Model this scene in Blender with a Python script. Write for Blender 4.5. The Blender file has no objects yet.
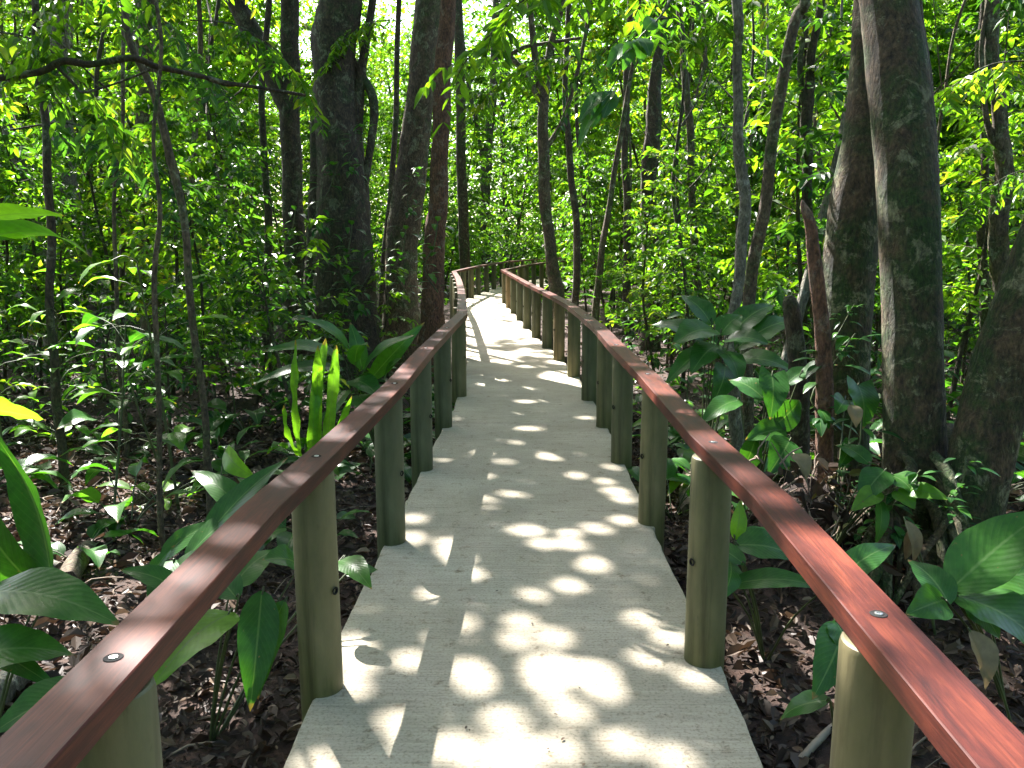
import bpy, math, random
import numpy as np
from mathutils import Vector
rad = math.radians
rng = np.random.default_rng(7)
random.seed(7)
S = bpy.context.scene
COL = S.collection

# ------------------------------------------------------------------ camera frame
H = 1.6; PITCH = rad(9.6); F = 850.0
cp, sp = math.cos(PITCH), math.sin(PITCH)
GZ = -0.30                                        # forest floor below the deck
def P(px, py, Y):
    v = (py-384)/F; zc = Y/(cp-v*sp)
    return np.array([(px-512)/F*zc, Y, H-zc*(sp+v*cp)])
def G(px, py, z=0.0):
    v = (py-384)/F; zc = (H-z)/(sp+v*cp)
    return np.array([(px-512)/F*zc, zc*(cp-v*sp), z])
SUN = np.array([-0.42, 0.80, 1.0]); SUN /= np.linalg.norm(SUN)
def to_deck(p):                                   # where the sun throws point p on the deck plane
    p = np.asarray(p, float)
    return p[..., :2] - p[..., 2:3]*(SUN[:2]/SUN[2])

cam = bpy.data.objects.new('camera', bpy.data.cameras.new('camera')); COL.objects.link(cam)
cam.location = (0, 0, H); cam.rotation_euler = (rad(90)-PITCH, 0, 0)
cam.data.sensor_width = 36; cam.data.lens = 36*F/1024; cam.data.clip_end = 2000; cam.data.clip_start = 0.05
S.camera = cam

# ------------------------------------------------------------------ light
w = bpy.data.worlds.new('World'); S.world = w; w.use_nodes = True
nt = w.node_tree; nt.nodes.clear()
sky = nt.nodes.new('ShaderNodeTexSky'); sky.sky_type = 'NISHITA'; sky.sun_disc = False
el = math.asin(SUN[2]); az = math.atan2(SUN[0], SUN[1])
sky.sun_elevation = el; sky.sun_rotation = az
sky.dust_density = 3.0; sky.air_density = 0.8; sky.ozone_density = 0.8
bg = nt.nodes.new('ShaderNodeBackground'); bg.inputs[1].default_value = 0.09
ow = nt.nodes.new('ShaderNodeOutputWorld')
nt.links.new(sky.outputs[0], bg.inputs[0]); nt.links.new(bg.outputs[0], ow.inputs[0])
sl = bpy.data.lights.new('sun', 'SUN'); sl.energy = 4.0; sl.angle = rad(0.53); sl.color = (1.0, 0.96, 0.91)
so = bpy.data.objects.new('sun', sl); COL.objects.link(so)
so.rotation_euler = Vector(-SUN).to_track_quat('-Z', 'Y').to_euler()
so.location = (-10, 20, 30)
vs = S.view_settings; vs.view_transform = 'Standard'; vs.look = 'None'; vs.gamma = 1.0; vs.exposure = 3.02
cy = S.cycles
cy.max_bounces = 8; cy.diffuse_bounces = 5; cy.glossy_bounces = 2; cy.transmission_bounces = 5
cy.transparent_max_bounces = 4; cy.sample_clamp_indirect = 4.0; cy.caustics_reflective = False; cy.caustics_refractive = False
cy.use_denoising = True
try:
    cy.denoiser = 'OPENIMAGEDENOISE'; cy.denoising_input_passes = 'RGB_ALBEDO_NORMAL'
except Exception: pass
S.render.use_persistent_data = False

# ------------------------------------------------------------------ materials
def newmat(name):
    m = bpy.data.materials.new(name); m.use_nodes = True; nt = m.node_tree; nt.nodes.clear()
    out = nt.nodes.new('ShaderNodeOutputMaterial'); b = nt.nodes.new('ShaderNodeBsdfPrincipled')
    nt.links.new(b.outputs[0], out.inputs[0]); return m, nt, b, out
def N(nt, t, **kw):
    n = nt.nodes.new(t)
    for k, v in kw.items():
        if k in n.inputs.keys() if isinstance(k, str) else False: n.inputs[k].default_value = v
        else: setattr(n, k, v)
    return n
def ramp(nt, stops, fac=None, interp='LINEAR'):
    r = nt.nodes.new('ShaderNodeValToRGB'); e = r.color_ramp.elements; r.color_ramp.interpolation = interp
    while len(e) < len(stops): e.new(0.5)
    for i, (p, c) in enumerate(stops):
        e[i].position = p; e[i].color = (*c, 1) if len(c) == 3 else c
    if fac is not None: nt.links.new(fac, r.inputs[0])
    return r
def noise(nt, scale, detail=4, rough=0.55, vec=None, dist=0.0):
    n = nt.nodes.new('ShaderNodeTexNoise'); n.inputs['Scale'].default_value = scale
    n.inputs['Detail'].default_value = detail; n.inputs['Roughness'].default_value = rough; n.inputs['Distortion'].default_value = dist
    if vec is not None: nt.links.new(vec, n.inputs['Vector'])
    return n
def mapping(nt, scale, coord='Object'):
    tc = nt.nodes.new('ShaderNodeTexCoord'); mp = nt.nodes.new('ShaderNodeMapping')
    mp.inputs['Scale'].default_value = scale; nt.links.new(tc.outputs[coord], mp.inputs[0]); return mp.outputs[0]
def mix(nt, a, b, fac, mode='MIX'):
    m = nt.nodes.new('ShaderNodeMix'); m.data_type = 'RGBA'; m.blend_type = mode
    for s, v in ((0, fac), (6, a), (7, b)):
        if isinstance(v, (int, float)): m.inputs[s].default_value = v
        elif isinstance(v, tuple): m.inputs[s].default_value = (*v, 1)
        else: nt.links.new(v, m.inputs[s])
    return m.outputs[2]
def bump(nt, b, height, strength=0.4, dist=0.02):
    n = nt.nodes.new('ShaderNodeBump'); n.inputs['Strength'].default_value = strength; n.inputs['Distance'].default_value = dist
    nt.links.new(height, n.inputs['Height']); nt.links.new(n.outputs[0], b.inputs['Normal']); return n

def leaf_mat(name, stops, trans=0.45, rough=0.38, tint=(1.5, 1.75, 0.35), veins=False):
    m, nt, b, out = newmat(name)
    geo = nt.nodes.new('ShaderNodeNewGeometry'); oi = nt.nodes.new('ShaderNodeObjectInfo')
    ad = nt.nodes.new('ShaderNodeMath'); ad.operation = 'ADD'
    nt.links.new(geo.outputs['Random Per Island'], ad.inputs[0])
    ml = nt.nodes.new('ShaderNodeMath'); ml.operation = 'MULTIPLY_ADD'; ml.inputs[1].default_value = 0.35; ml.inputs[2].default_value = -0.17
    nt.links.new(oi.outputs['Random'], ml.inputs[0]); nt.links.new(ml.outputs[0], ad.inputs[1])
    r = ramp(nt, stops, ad.outputs[0])
    c = r.outputs[0]
    ns = noise(nt, 25, 3, 0.6, mapping(nt, (1, 1, 1)))
    c = mix(nt, c, (0.6, 0.6, 0.55), 0.0)
    rr = ramp(nt, [(0.3, (0.78, 0.78, 0.78)), (0.7, (1.15, 1.15, 1.1))], ns.outputs[0])
    c = mix(nt, c, rr.outputs[0], 1.0, 'MULTIPLY')
    if veins:
        uv = nt.nodes.new('ShaderNodeUVMap'); sx = nt.nodes.new('ShaderNodeSeparateXYZ'); nt.links.new(uv.outputs[0], sx.inputs[0])
        # u along the leaf, v across (-1..1): curved side veins plus the midrib
        a = nt.nodes.new('ShaderNodeMath'); a.operation = 'ABSOLUTE'; nt.links.new(sx.outputs[1], a.inputs[0])
        q = nt.nodes.new('ShaderNodeMath'); q.operation = 'MULTIPLY_ADD'; q.inputs[1].default_value = -0.28
        nt.links.new(a.outputs[0], q.inputs[0]); nt.links.new(sx.outputs[0], q.inputs[2])
        s = nt.nodes.new('ShaderNodeMath'); s.operation = 'MULTIPLY'; s.inputs[1].default_value = 85.0; nt.links.new(q.outputs[0], s.inputs[0])
        sn = nt.nodes.new('ShaderNodeMath'); sn.operation = 'SINE'; nt.links.new(s.outputs[0], sn.inputs[0])
        rv = ramp(nt, [(0.80, (0, 0, 0)), (1.0, (1, 1, 1))], sn.outputs[0])
        rm = ramp(nt, [(0.02, (1, 1, 1)), (0.07, (0, 0, 0))], a.outputs[0])
        c = mix(nt, c, (0.08, 0.16, 0.05), rm.outputs[0])
        m2 = nt.nodes.new('ShaderNodeMath'); m2.operation = 'MULTIPLY'; m2.inputs[1].default_value = 0.10
        nt.links.new(rv.outputs[0], m2.inputs[0]); c = mix(nt, c, (0.12, 0.2, 0.08), m2.outputs[0])
        bump(nt, b, sn.outputs[0], 0.09, 0.003)
        sp_ = noise(nt, 38, 4, .6, mapping(nt, (1, 1, 1))); rs_ = ramp(nt, [(0.69, (0, 0, 0)), (0.73, (1, 1, 1))], sp_.outputs[0])
        c = mix(nt, c, (0.16, 0.11, 0.04), rs_.outputs[0])
        tip = nt.nodes.new('ShaderNodeMath'); tip.operation = 'MULTIPLY_ADD'; tip.inputs[1].default_value = .12; nt.links.new(sp_.outputs[0], tip.inputs[0]); nt.links.new(sx.outputs[0], tip.inputs[2])
        rt_ = ramp(nt, [(0.99, (0, 0, 0)), (1.03, (1, 1, 1))], None); tm_ = nt.nodes.new('ShaderNodeMath'); tm_.operation = 'MULTIPLY'; tm_.inputs[1].default_value = .95; nt.links.new(tip.outputs[0], tm_.inputs[0])
        rt_ = ramp(nt, [(0.945, (0, 0, 0)), (0.975, (1, 1, 1))], tm_.outputs[0]); c = mix(nt, c, (0.17, 0.12, 0.05), rt_.outputs[0])
    nt.links.new(c, b.inputs['Base Color'])
    b.inputs['Roughness'].default_value = rough; b.inputs['Specular IOR Level'].default_value = 0.30
    tr = nt.nodes.new('ShaderNodeBsdfTranslucent')
    tc = mix(nt, c, tint, 1.0, 'MULTIPLY'); nt.links.new(tc, tr.inputs[0])
    sc_ = nt.nodes.new('ShaderNodeMixShader'); sc_.inputs[0].default_value = trans
    nt.links.new(b.outputs[0], sc_.inputs[1]); nt.links.new(tr.outputs[0], sc_.inputs[2]); nt.links.new(sc_.outputs[0], out.inputs[0])
    return m
TT = (3.1, 3.35, 0.75)
M = {}
M['leaf_mid'] = leaf_mat('leaf_mid', [(0.0, (0.018, 0.05, 0.010)), (0.45, (0.042, 0.105, 0.014)), (0.8, (0.075, 0.15, 0.018)), (1.0, (0.12, 0.16, 0.025))], 0.5, 0.33, TT)
M['leaf_dark'] = leaf_mat('leaf_dark', [(0.0, (0.012, 0.04, 0.014)), (0.6, (0.03, 0.085, 0.02)), (1.0, (0.06, 0.14, 0.03))], 0.4, 0.33, TT)
M['leaf_light'] = leaf_mat('leaf_light', [(0.0, (0.035, 0.09, 0.010)), (0.5, (0.08, 0.165, 0.016)), (0.97, (0.12, 0.20, 0.02)), (1.0, (0.18, 0.19, 0.03))], 0.45, 0.34, TT)
M['leaf_canopy'] = leaf_mat('leaf_canopy', [(0.0, (0.03, 0.08, 0.015)), (1.0, (0.07, 0.15, 0.03))], 0.35, 0.4, (1.4, 1.6, 0.5))
M['broad'] = leaf_mat('broad', [(0.0, (0.012, 0.055, 0.014)), (0.6, (0.028, 0.10, 0.018)), (1.0, (0.055, 0.15, 0.02))], 0.3, 0.34, TT, veins=True)
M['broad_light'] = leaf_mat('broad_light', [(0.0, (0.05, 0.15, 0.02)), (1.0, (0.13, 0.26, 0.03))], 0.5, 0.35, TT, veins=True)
M['litter'] = leaf_mat('litter', [(0.0, (0.022, 0.013, 0.010)), (0.45, (0.052, 0.034, 0.024)), (0.8, (0.11, 0.075, 0.052)), (0.95, (0.23, 0.165, 0.12)), (1.0, (0.16, 0.14, 0.04))], 0.12, 0.55, (1.2, 1, .8))
M['dry_leaf'] = leaf_mat('dry_leaf', [(0.0, (0.13, 0.10, 0.055)), (1.0, (0.27, 0.22, 0.13))], 0.2, 0.6, (1.2, 1, .8))

def bark(name, base, dark, moss, lichen, mossamt=0.5, bs=0.8):
    m, nt, b, out = newmat(name)
    v = mapping(nt, (1, 1, 0.5)); v1 = mapping(nt, (1, 1, 1))
    n1 = noise(nt, 17, 9, 0.7, v, 0.5); n2 = noise(nt, 3.2, 8, 0.7, v1, .4); n3 = noise(nt, 6.5, 9, 0.75, v1, .5); n4 = noise(nt, 60, 4, 0.6, v)
    c = ramp(nt, [(0.32, dark), (0.62, base)], n1.outputs[0]).outputs[0]
    mf = ramp(nt, [(0.62-mossamt*0.25, (0, 0, 0)), (0.75-mossamt*0.2, (1, 1, 1))], n2.outputs[0])
    c = mix(nt, c, moss, mf.outputs[0])
    lf = ramp(nt, [(0.54, (0, 0, 0)), (0.60, (1, 1, 1))], n3.outputs[0])
    l2 = nt.nodes.new('ShaderNodeMath'); l2.operation = 'MULTIPLY'; l2.inputs[1].default_value = 0.75; nt.links.new(lf.outputs[0], l2.inputs[0])
    c = mix(nt, c, lichen, l2.outputs[0])
    g = ramp(nt, [(0.35, (0.45, 0.45, 0.45)), (0.65, (1.35, 1.35, 1.3))], n4.outputs[0]); c = mix(nt, c, g.outputs[0], 1.0, 'MULTIPLY')
    nt.links.new(c, b.inputs['Base Color']); b.inputs['Roughness'].default_value = 0.85
    h = nt.nodes.new('ShaderNodeMath'); h.operation = 'ADD'; nt.links.new(n1.outputs[0], h.inputs[0])
    h2 = nt.nodes.new('ShaderNodeMath'); h2.operation = 'MULTIPLY'; h2.inputs[1].default_value = 0.4; nt.links.new(n4.outputs[0], h2.inputs[0]); nt.links.new(h2.outputs[0], h.inputs[1])
    bump(nt, b, h.outputs[0], bs, 0.055); return m
M['bark'] = bark('bark', (0.16, 0.115, 0.07), (0.04, 0.028, 0.019), (0.05, 0.085, 0.02), (0.26, 0.27, 0.17))
M['bark_dark'] = bark('bark_dark', (0.09, 0.064, 0.04), (0.018, 0.013, 0.009), (0.035, 0.065, 0.016), (0.18, 0.19, 0.12))
M['bark_red'] = bark('bark_red', (0.20, 0.095, 0.055), (0.07, 0.03, 0.02), (0.06, 0.06, 0.03), (0.22, 0.16, 0.12), 0.15)
M['bark_pale'] = bark('bark_pale', (0.22, 0.20, 0.16), (0.09, 0.08, 0.06), (0.08, 0.10, 0.05), (0.38, 0.38, 0.33), 0.3)
M['bark_big'] = bark('bark_big', (0.14, 0.09, 0.05), (0.03, 0.02, 0.012), (0.03, 0.06, 0.010), (0.25, 0.24, 0.14), 0.8, 1.0)
m, nt, b, out = newmat('stem'); b.inputs['Roughness'].default_value = .6
n = noise(nt, 8, 3, .5, mapping(nt, (1, 1, 1))); nt.links.new(ramp(nt, [(0.35, (0.04, 0.055, 0.02)), (0.7, (0.09, 0.11, 0.035))], n.outputs[0]).outputs[0], b.inputs['Base Color']); M['stem'] = m

# concrete deck: pale, broom-finished across, stained
m, nt, b, out = newmat('concrete_deck')
v = mapping(nt, (1, 1, 1)); vb = mapping(nt, (1.1, 34, 1))
n1 = noise(nt, 1.7, 6, 0.6, v); n2 = noise(nt, 2.6, 6, 0.72, vb, 0.9); n3 = noise(nt, 14, 6, 0.7, v); n4 = noise(nt, 90, 3, 0.6, v)
c = ramp(nt, [(0.3, (0.32, 0.28, 0.21)), (0.7, (0.46, 0.405, 0.315))], n1.outputs[0]).outputs[0]
c = mix(nt, c, ramp(nt, [(0.36, (0.80, 0.80, 0.80)), (0.62, (1.08, 1.08, 1.08))], n2.outputs[0]).outputs[0], 1.0, 'MULTIPLY')
c = mix(nt, c, ramp(nt, [(0.30, (0.48, 0.42, 0.34)), (0.43, (1, 1, 1))], n3.outputs[0]).outputs[0], 1.0, 'MULTIPLY')
c = mix(nt, c, ramp(nt, [(0.30, (0.62, 0.60, 0.56)), (0.5, (1.04, 1.04, 1.04))], n4.outputs[0]).outputs[0], 1.0, 'MULTIPLY')
nt.links.new(c, b.inputs['Base Color']); b.inputs['Roughness'].default_value = 0.85
n5 = noise(nt, 1.0, 5, 0.65, mapping(nt, (5, 26, 1)), .2); n6 = noise(nt, 1.1, 3, .5, v)
rd = ramp(nt, [(0.60, (0, 0, 0)), (0.70, (1, 1, 1))], n5.outputs[0]); rg = ramp(nt, [(0.48, (0, 0, 0)), (0.62, (.8, .8, .8))], n6.outputs[0])
mm_ = nt.nodes.new('ShaderNodeMath'); mm_.operation = 'MULTIPLY'; nt.links.new(rd.outputs[0], mm_.inputs[0]); nt.links.new(rg.outputs[0], mm_.inputs[1])
c = mix(nt, c, (0.20, 0.14, 0.09), mm_.outputs[0]); nt.links.new(c, b.inputs['Base Color'])
ha = nt.nodes.new('ShaderNodeMath'); ha.operation = 'ADD'; nt.links.new(n2.outputs[0], ha.inputs[0]); nt.links.new(n4.outputs[0], ha.inputs[1])
bump(nt, b, ha.outputs[0], 0.45, 0.006); M['deck'] = m

# khaki painted posts
m, nt, b, out = newmat('khaki_post')
v = mapping(nt, (1, 1, 0.3)); n1 = noise(nt, 6, 6, 0.6, v); n2 = noise(nt, 40, 4, .6, v); oi = nt.nodes.new('ShaderNodeObjectInfo')
c = ramp(nt, [(0.0, (0.095, 0.105, 0.062)), (0.55, (0.15, 0.138, 0.073)), (0.85, (0.17, 0.15, 0.08)), (1.0, (0.26, 0.18, 0.10))], oi.outputs['Random']).outputs[0]
c = mix(nt, c, ramp(nt, [(0.3, (0.55, 0.6, 0.5)), (0.65, (1.2, 1.15, 1.1))], n1.outputs[0]).outputs[0], 1.0, 'MULTIPLY')
c = mix(nt, c, ramp(nt, [(0.25, (0.5, 0.5, 0.45)), (0.38, (1, 1, 1))], n2.outputs[0]).outputs[0], 0.6, 'MULTIPLY')
nt.links.new(c, b.inputs['Base Color']); b.inputs['Roughness'].default_value = 0.6; sz = nt.nodes.new('ShaderNodeSeparateXYZ'); tcz = nt.nodes.new('ShaderNodeTexCoord'); nt.links.new(tcz.outputs['Object'], sz.inputs[0])
nd = noise(nt, 9, 5, .6, mapping(nt, (1.6, 1.6, .12))); az_ = nt.nodes.new('ShaderNodeMath'); az_.operation = 'MULTIPLY_ADD'; az_.inputs[1].default_value = .5; nt.links.new(nd.outputs[0], az_.inputs[0]); nt.links.new(sz.outputs[2], az_.inputs[2])
c = mix(nt, c, ramp(nt, [(0.26, (.55, .60, .42)), (0.48, (1, 1, 1))], az_.outputs[0]).outputs[0], 1.0, 'MULTIPLY')
c = mix(nt, c, ramp(nt, [(0.36, (.62, .62, .56)), (0.50, (1.05, 1.05, 1.02))], nd.outputs[0]).outputs[0], 1.0, 'MULTIPLY')
nt.links.new(c, b.inputs['Base Color']); bump(nt, b, n2.outputs[0], 0.25, 0.004); M['post'] = m

# varnished red hardwood rail
m, nt, b, out = newmat('red_hardwood')
uvn = nt.nodes.new('ShaderNodeUVMap'); mp = nt.nodes.new('ShaderNodeMapping'); mp.inputs['Scale'].default_value = (1.6, 11, 1); nt.links.new(uvn.outputs[0], mp.inputs[0])
n1 = noise(nt, 2.2, 8, 0.62, mp.outputs[0], 0.8); mp2 = nt.nodes.new('ShaderNodeMapping'); mp2.inputs['Scale'].default_value = (2, 90, 1); nt.links.new(uvn.outputs[0], mp2.inputs[0])
n2 = noise(nt, 2.0, 4, 0.6, mp2.outputs[0]); n3 = noise(nt, 1.5, 4, .6, mapping(nt, (1, 1, 1)))
c = ramp(nt, [(0.28, (0.022, 0.005, 0.005)), (0.5, (0.078, 0.016, 0.010)), (0.72, (0.165, 0.040, 0.020))], n1.outputs[0]).outputs[0]
c = mix(nt, c, ramp(nt, [(0.35, (0.7, 0.66, 0.66)), (0.6, (1.1, 1.1, 1.1))], n2.outputs[0]).outputs[0], 1.0, 'MULTIPLY')
c = mix(nt, c, ramp(nt, [(0.35, (0.55, 0.5, 0.52)), (0.65, (1.2, 1.15, 1.1))], n3.outputs[0]).outputs[0], 1.0, 'MULTIPLY')
nt.links.new(c, b.inputs['Base Color']); b.inputs['Roughness'].default_value = 0.5; b.inputs['Specular IOR Level'].default_value = 0.2
b.inputs['Coat Weight'].default_value = 0.03; b.inputs['Coat Roughness'].default_value = 0.2
bump(nt, b, n2.outputs[0], 0.2, 0.003); M['rail'] = m
def plain(name, col, rough=0.5, metal=0.0, var=0.2, sc=20):
    m, nt, b, out = newmat(name); n = noise(nt, sc, 4, .6, mapping(nt, (1, 1, 1)))
    lo = tuple(x*(1-var) for x in col); hi = tuple(min(1, x*(1+var)) for x in col)
    nt.links.new(ramp(nt, [(0.3, lo), (0.7, hi)], n.outputs[0]).outputs[0], b.inputs['Base Color'])
    b.inputs['Roughness'].default_value = rough; b.inputs['Metallic'].default_value = metal; return m
M['black'] = plain('black_resin', (0.008, 0.007, 0.007), 0.95)
M['steel'] = plain('steel', (0.5, 0.5, 0.5), 0.35, 1.0)
M['twig'] = plain('twig', (0.20, 0.15, 0.11), 0.85, 0, .4, 8)
M['twig_pale'] = plain('twig_pale', (0.27, 0.22, 0.17), 0.8, 0, .25, 8)
# soil
m, nt, b, out = newmat('forest_soil')
v = mapping(nt, (1, 1, 1)); n1 = noise(nt, 3, 8, .65, v); n2 = noise(nt, 35, 6, .7, v); vo = nt.nodes.new('ShaderNodeTexVoronoi'); vo.inputs['Scale'].default_value = 16; nt.links.new(v, vo.inputs[0])
c = ramp(nt, [(0.3, (0.022, 0.013, 0.010)), (0.7, (0.07, 0.042, 0.03))], n1.outputs[0]).outputs[0]
c = mix(nt, c, ramp(nt, [(0.0, (0.5, 0.5, 0.5)), (1.0, (1.7, 1.5, 1.4))], vo.outputs['Color']).outputs[0], 1.0, 'MULTIPLY')
c = mix(nt, c, ramp(nt, [(0.35, (0.5, 0.5, 0.5)), (0.65, (1.3, 1.3, 1.3))], n2.outputs[0]).outputs[0], 1.0, 'MULTIPLY')
nt.links.new(c, b.inputs['Base Color']); b.inputs['Roughness'].default_value = 0.95
bump(nt, b, n2.outputs[0], 0.8, 0.03); M['soil'] = m

# ------------------------------------------------------------------ mesh helpers
def mesh_np(name, V, Q, mat, smooth=False, uv=None):
    V = np.ascontiguousarray(V, np.float32).reshape(-1, 3); Q = np.ascontiguousarray(Q, np.int32)
    k = Q.shape[1]; nf = len(Q)
    me = bpy.data.meshes.new(name); me.vertices.add(len(V)); me.vertices.foreach_set('co', V.ravel())
    me.loops.add(nf*k); me.loops.foreach_set('vertex_index', Q.ravel())
    me.polygons.add(nf); me.polygons.foreach_set('loop_start', np.arange(0, nf*k, k, dtype=np.int32))
    me.polygons.foreach_set('use_smooth', np.full(nf, bool(smooth)))
    if uv is not None:
        l = me.uv_layers.new(name='UVMap'); l.data.foreach_set('uv', np.asarray(uv, np.float32)[Q.ravel()].ravel())
    me.update(calc_edges=True); me.materials.append(mat)
    if smooth == 'angle': me.set_sharp_from_angle(angle=rad(38))
    return me
def link(name, me, parent=None):
    o = bpy.data.objects.new(name, me); COL.objects.link(o)
    if parent is not None:
        o.parent = parent
    return o
def tag(o, label=None, cat=None, group=None, kind=None):
    if label: o['label'] = label
    if cat: o['category'] = cat
    if group: o['group'] = group
    if kind: o['kind'] = kind
    return o
def empty(name, loc, label, cat, group=None):
    o = bpy.data.objects.new(name, None); COL.objects.link(o); o.location = [float(x) for x in loc]
    o.empty_display_size = 0.2; return tag(o, label, cat, group)
def copy_tree(o, parent=None):
    c = o.copy(); COL.objects.link(c); c.parent = parent
    for ch in list(o.children): copy_tree(ch, c)
    return c

class MB:                                         # collects quads in numpy blocks
    def __init__(s): s.V = []; s.Q = []; s.U = []; s.n = 0
    def add(s, V, Q, U=None):
        V = np.asarray(V, float).reshape(-1, 3); s.V.append(V); s.Q.append(np.asarray(Q, int)+s.n)
        s.U.append(np.zeros((len(V), 2)) if U is None else np.asarray(U)); s.n += len(V)
    def build(s, name, mat, parent=None, smooth=False, origin=None):
        V = np.concatenate(s.V)
        if origin is not None: V = V-np.asarray(origin)
        return link(name, mesh_np(name, V, np.concatenate(s.Q), mat, smooth, np.concatenate(s.U)), parent)

def crom(pts, n):                                 # Catmull-Rom resample (any columns)
    p = np.asarray(pts, float)
    if len(p) == 2: t = np.linspace(0, 1, n)[:, None]; return p[0]*(1-t)+p[1]*t
    q = np.vstack([2*p[0]-p[1], p, 2*p[-1]-p[-2]]); out = []
    ts = np.linspace(0, len(p)-1-1e-6, n)
    for t in ts:
        i = int(t); f = t-i; a, b_, c_, d = q[i:i+4]
        out.append(0.5*((2*b_)+(-a+c_)*f+(2*a-5*b_+4*c_-d)*f*f+(-a+3*b_-3*c_+d)*f**3))
    return np.array(out)
def tube(mb, pts, n=None, sides=8, rough=0.0, seed=0, flare=None):
    """pts rows: x y z r; rough = relative radial unevenness"""
    pts = np.asarray(pts, float)
    L = np.linalg.norm(np.diff(pts[:, :3], axis=0), axis=1).sum()
    n = n or max(3, int(len(pts)*3))
    c = crom(pts, n); C = c[:, :3]; R = np.maximum(c[:, 3], 1e-4)
    if rough > .03 and L > 2:
        rj = np.random.default_rng(seed+99); q1, q2, q3, q4 = rj.uniform(0, 6.28, 4); ss = np.linspace(0, L, n)
        C = C+np.stack([np.sin(ss*2.1+q1)+.6*np.sin(ss*4.7+q2), np.sin(ss*1.8+q3)+.6*np.sin(ss*5.1+q4), 0*ss], 1)*(.012+np.minimum(R, .12)*.02)[:, None]*np.clip(ss/.5, 0, 1)[:, None]
    T = np.gradient(C, axis=0); T /= np.linalg.norm(T, axis=1)[:, None]+1e-9
    up = np.array([1., 0.13, 0.07]) if abs(T[0, 2]) > 0.6 else np.array([0., 0.05, 1.])
    A = np.cross(T, up); A /= np.linalg.norm(A, axis=1)[:, None]; B = np.cross(T, A)
    th = np.linspace(0, 2*np.pi, sides, endpoint=False)
    rs = np.random.default_rng(seed); ph = rs.uniform(0, 6.28, 6)
    s = np.linspace(0, L, n)[:, None]
    k = 1+rough*(0.5*np.sin(3*th[None]+ph[0]+s*1.1)+0.4*np.sin(5*th[None]+ph[1]-s*1.7)+0.5*np.sin(2*th[None]+ph[2]+s*2.3)+0.3*np.sin(7*th[None]+ph[3]+s*4.1))
    if rough: k = k+rough*0.35*rs.standard_normal(k.shape)
    if flare:                                     # buttress flutes low on the trunk: (height, amount, count)
        hh, am, cnt = flare; zz = (C[:, 2]-C[:, 2].min())[:, None]
        k = k+np.exp(-zz/hh)*am*(0.55+0.45*np.sin(cnt*th[None]+ph[4]))
    V = C[:, None]+R[:, None, None]*k[..., None]*(np.cos(th)[None, :, None]*A[:, None]+np.sin(th)[None, :, None]*B[:, None])
    V = V.reshape(-1, 3); i = np.arange(n-1)[:, None]*sides; j = np.arange(sides)[None]; j2 = (j+1) % sides
    Q = np.stack([i+j, i+j2, i+sides+j2, i+sides+j], -1).reshape(-1, 4)
    mb.add(V, Q)
    # caps (fan of quads through a centre pair)
    for e, ring in ((0, np.arange(sides)[::-1]), (n-1, np.arange(sides)+(n-1)*sides)):
        cv = C[e][None]; Vc = np.vstack([V[ring], cv]); m_ = sides
        qq = [[a, (a+1) % m_, (a+2) % m_, m_] for a in range(0, m_-1, 2)]
        if m_ % 2: qq[-1] = [m_-1, 0, m_, m_-1] if False else qq[-1]
        mb.add(Vc, np.array(qq))
    return C, R

def norm(a): return a/(np.linalg.norm(a, axis=-1, keepdims=True)+1e-9)
def leaf_quads(B, D, Nn, L, W, fold=0.25, droop=0.15):
    """n small leaves: two quads folded on the midrib"""
    D = norm(D); S_ = norm(np.cross(D, Nn)); U = np.cross(S_, D)
    L = np.broadcast_to(L, (len(B),))[:, None]; W = np.broadcast_to(W, (len(B),))[:, None]/2
    dn = np.array([0, 0, -1.0])*L*droop
    base = B; tip = B+D*L+dn
    a = B+D*L*0.3; c = B+D*L*0.68+dn*0.35
    V = np.stack([base, a+S_*W*0.9+U*W*fold, c+S_*W*0.8+U*W*fold, tip, c-S_*W*0.8+U*W*fold, a-S_*W*0.9+U*W*fold], 1)
    i = np.arange(len(B))[:, None]*6
    Q = np.concatenate([i+np.array([[0, 1, 2, 3]]), i+np.array([[0, 3, 4, 5]])], 0)
    return V.reshape(-1, 3), Q, V

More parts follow.
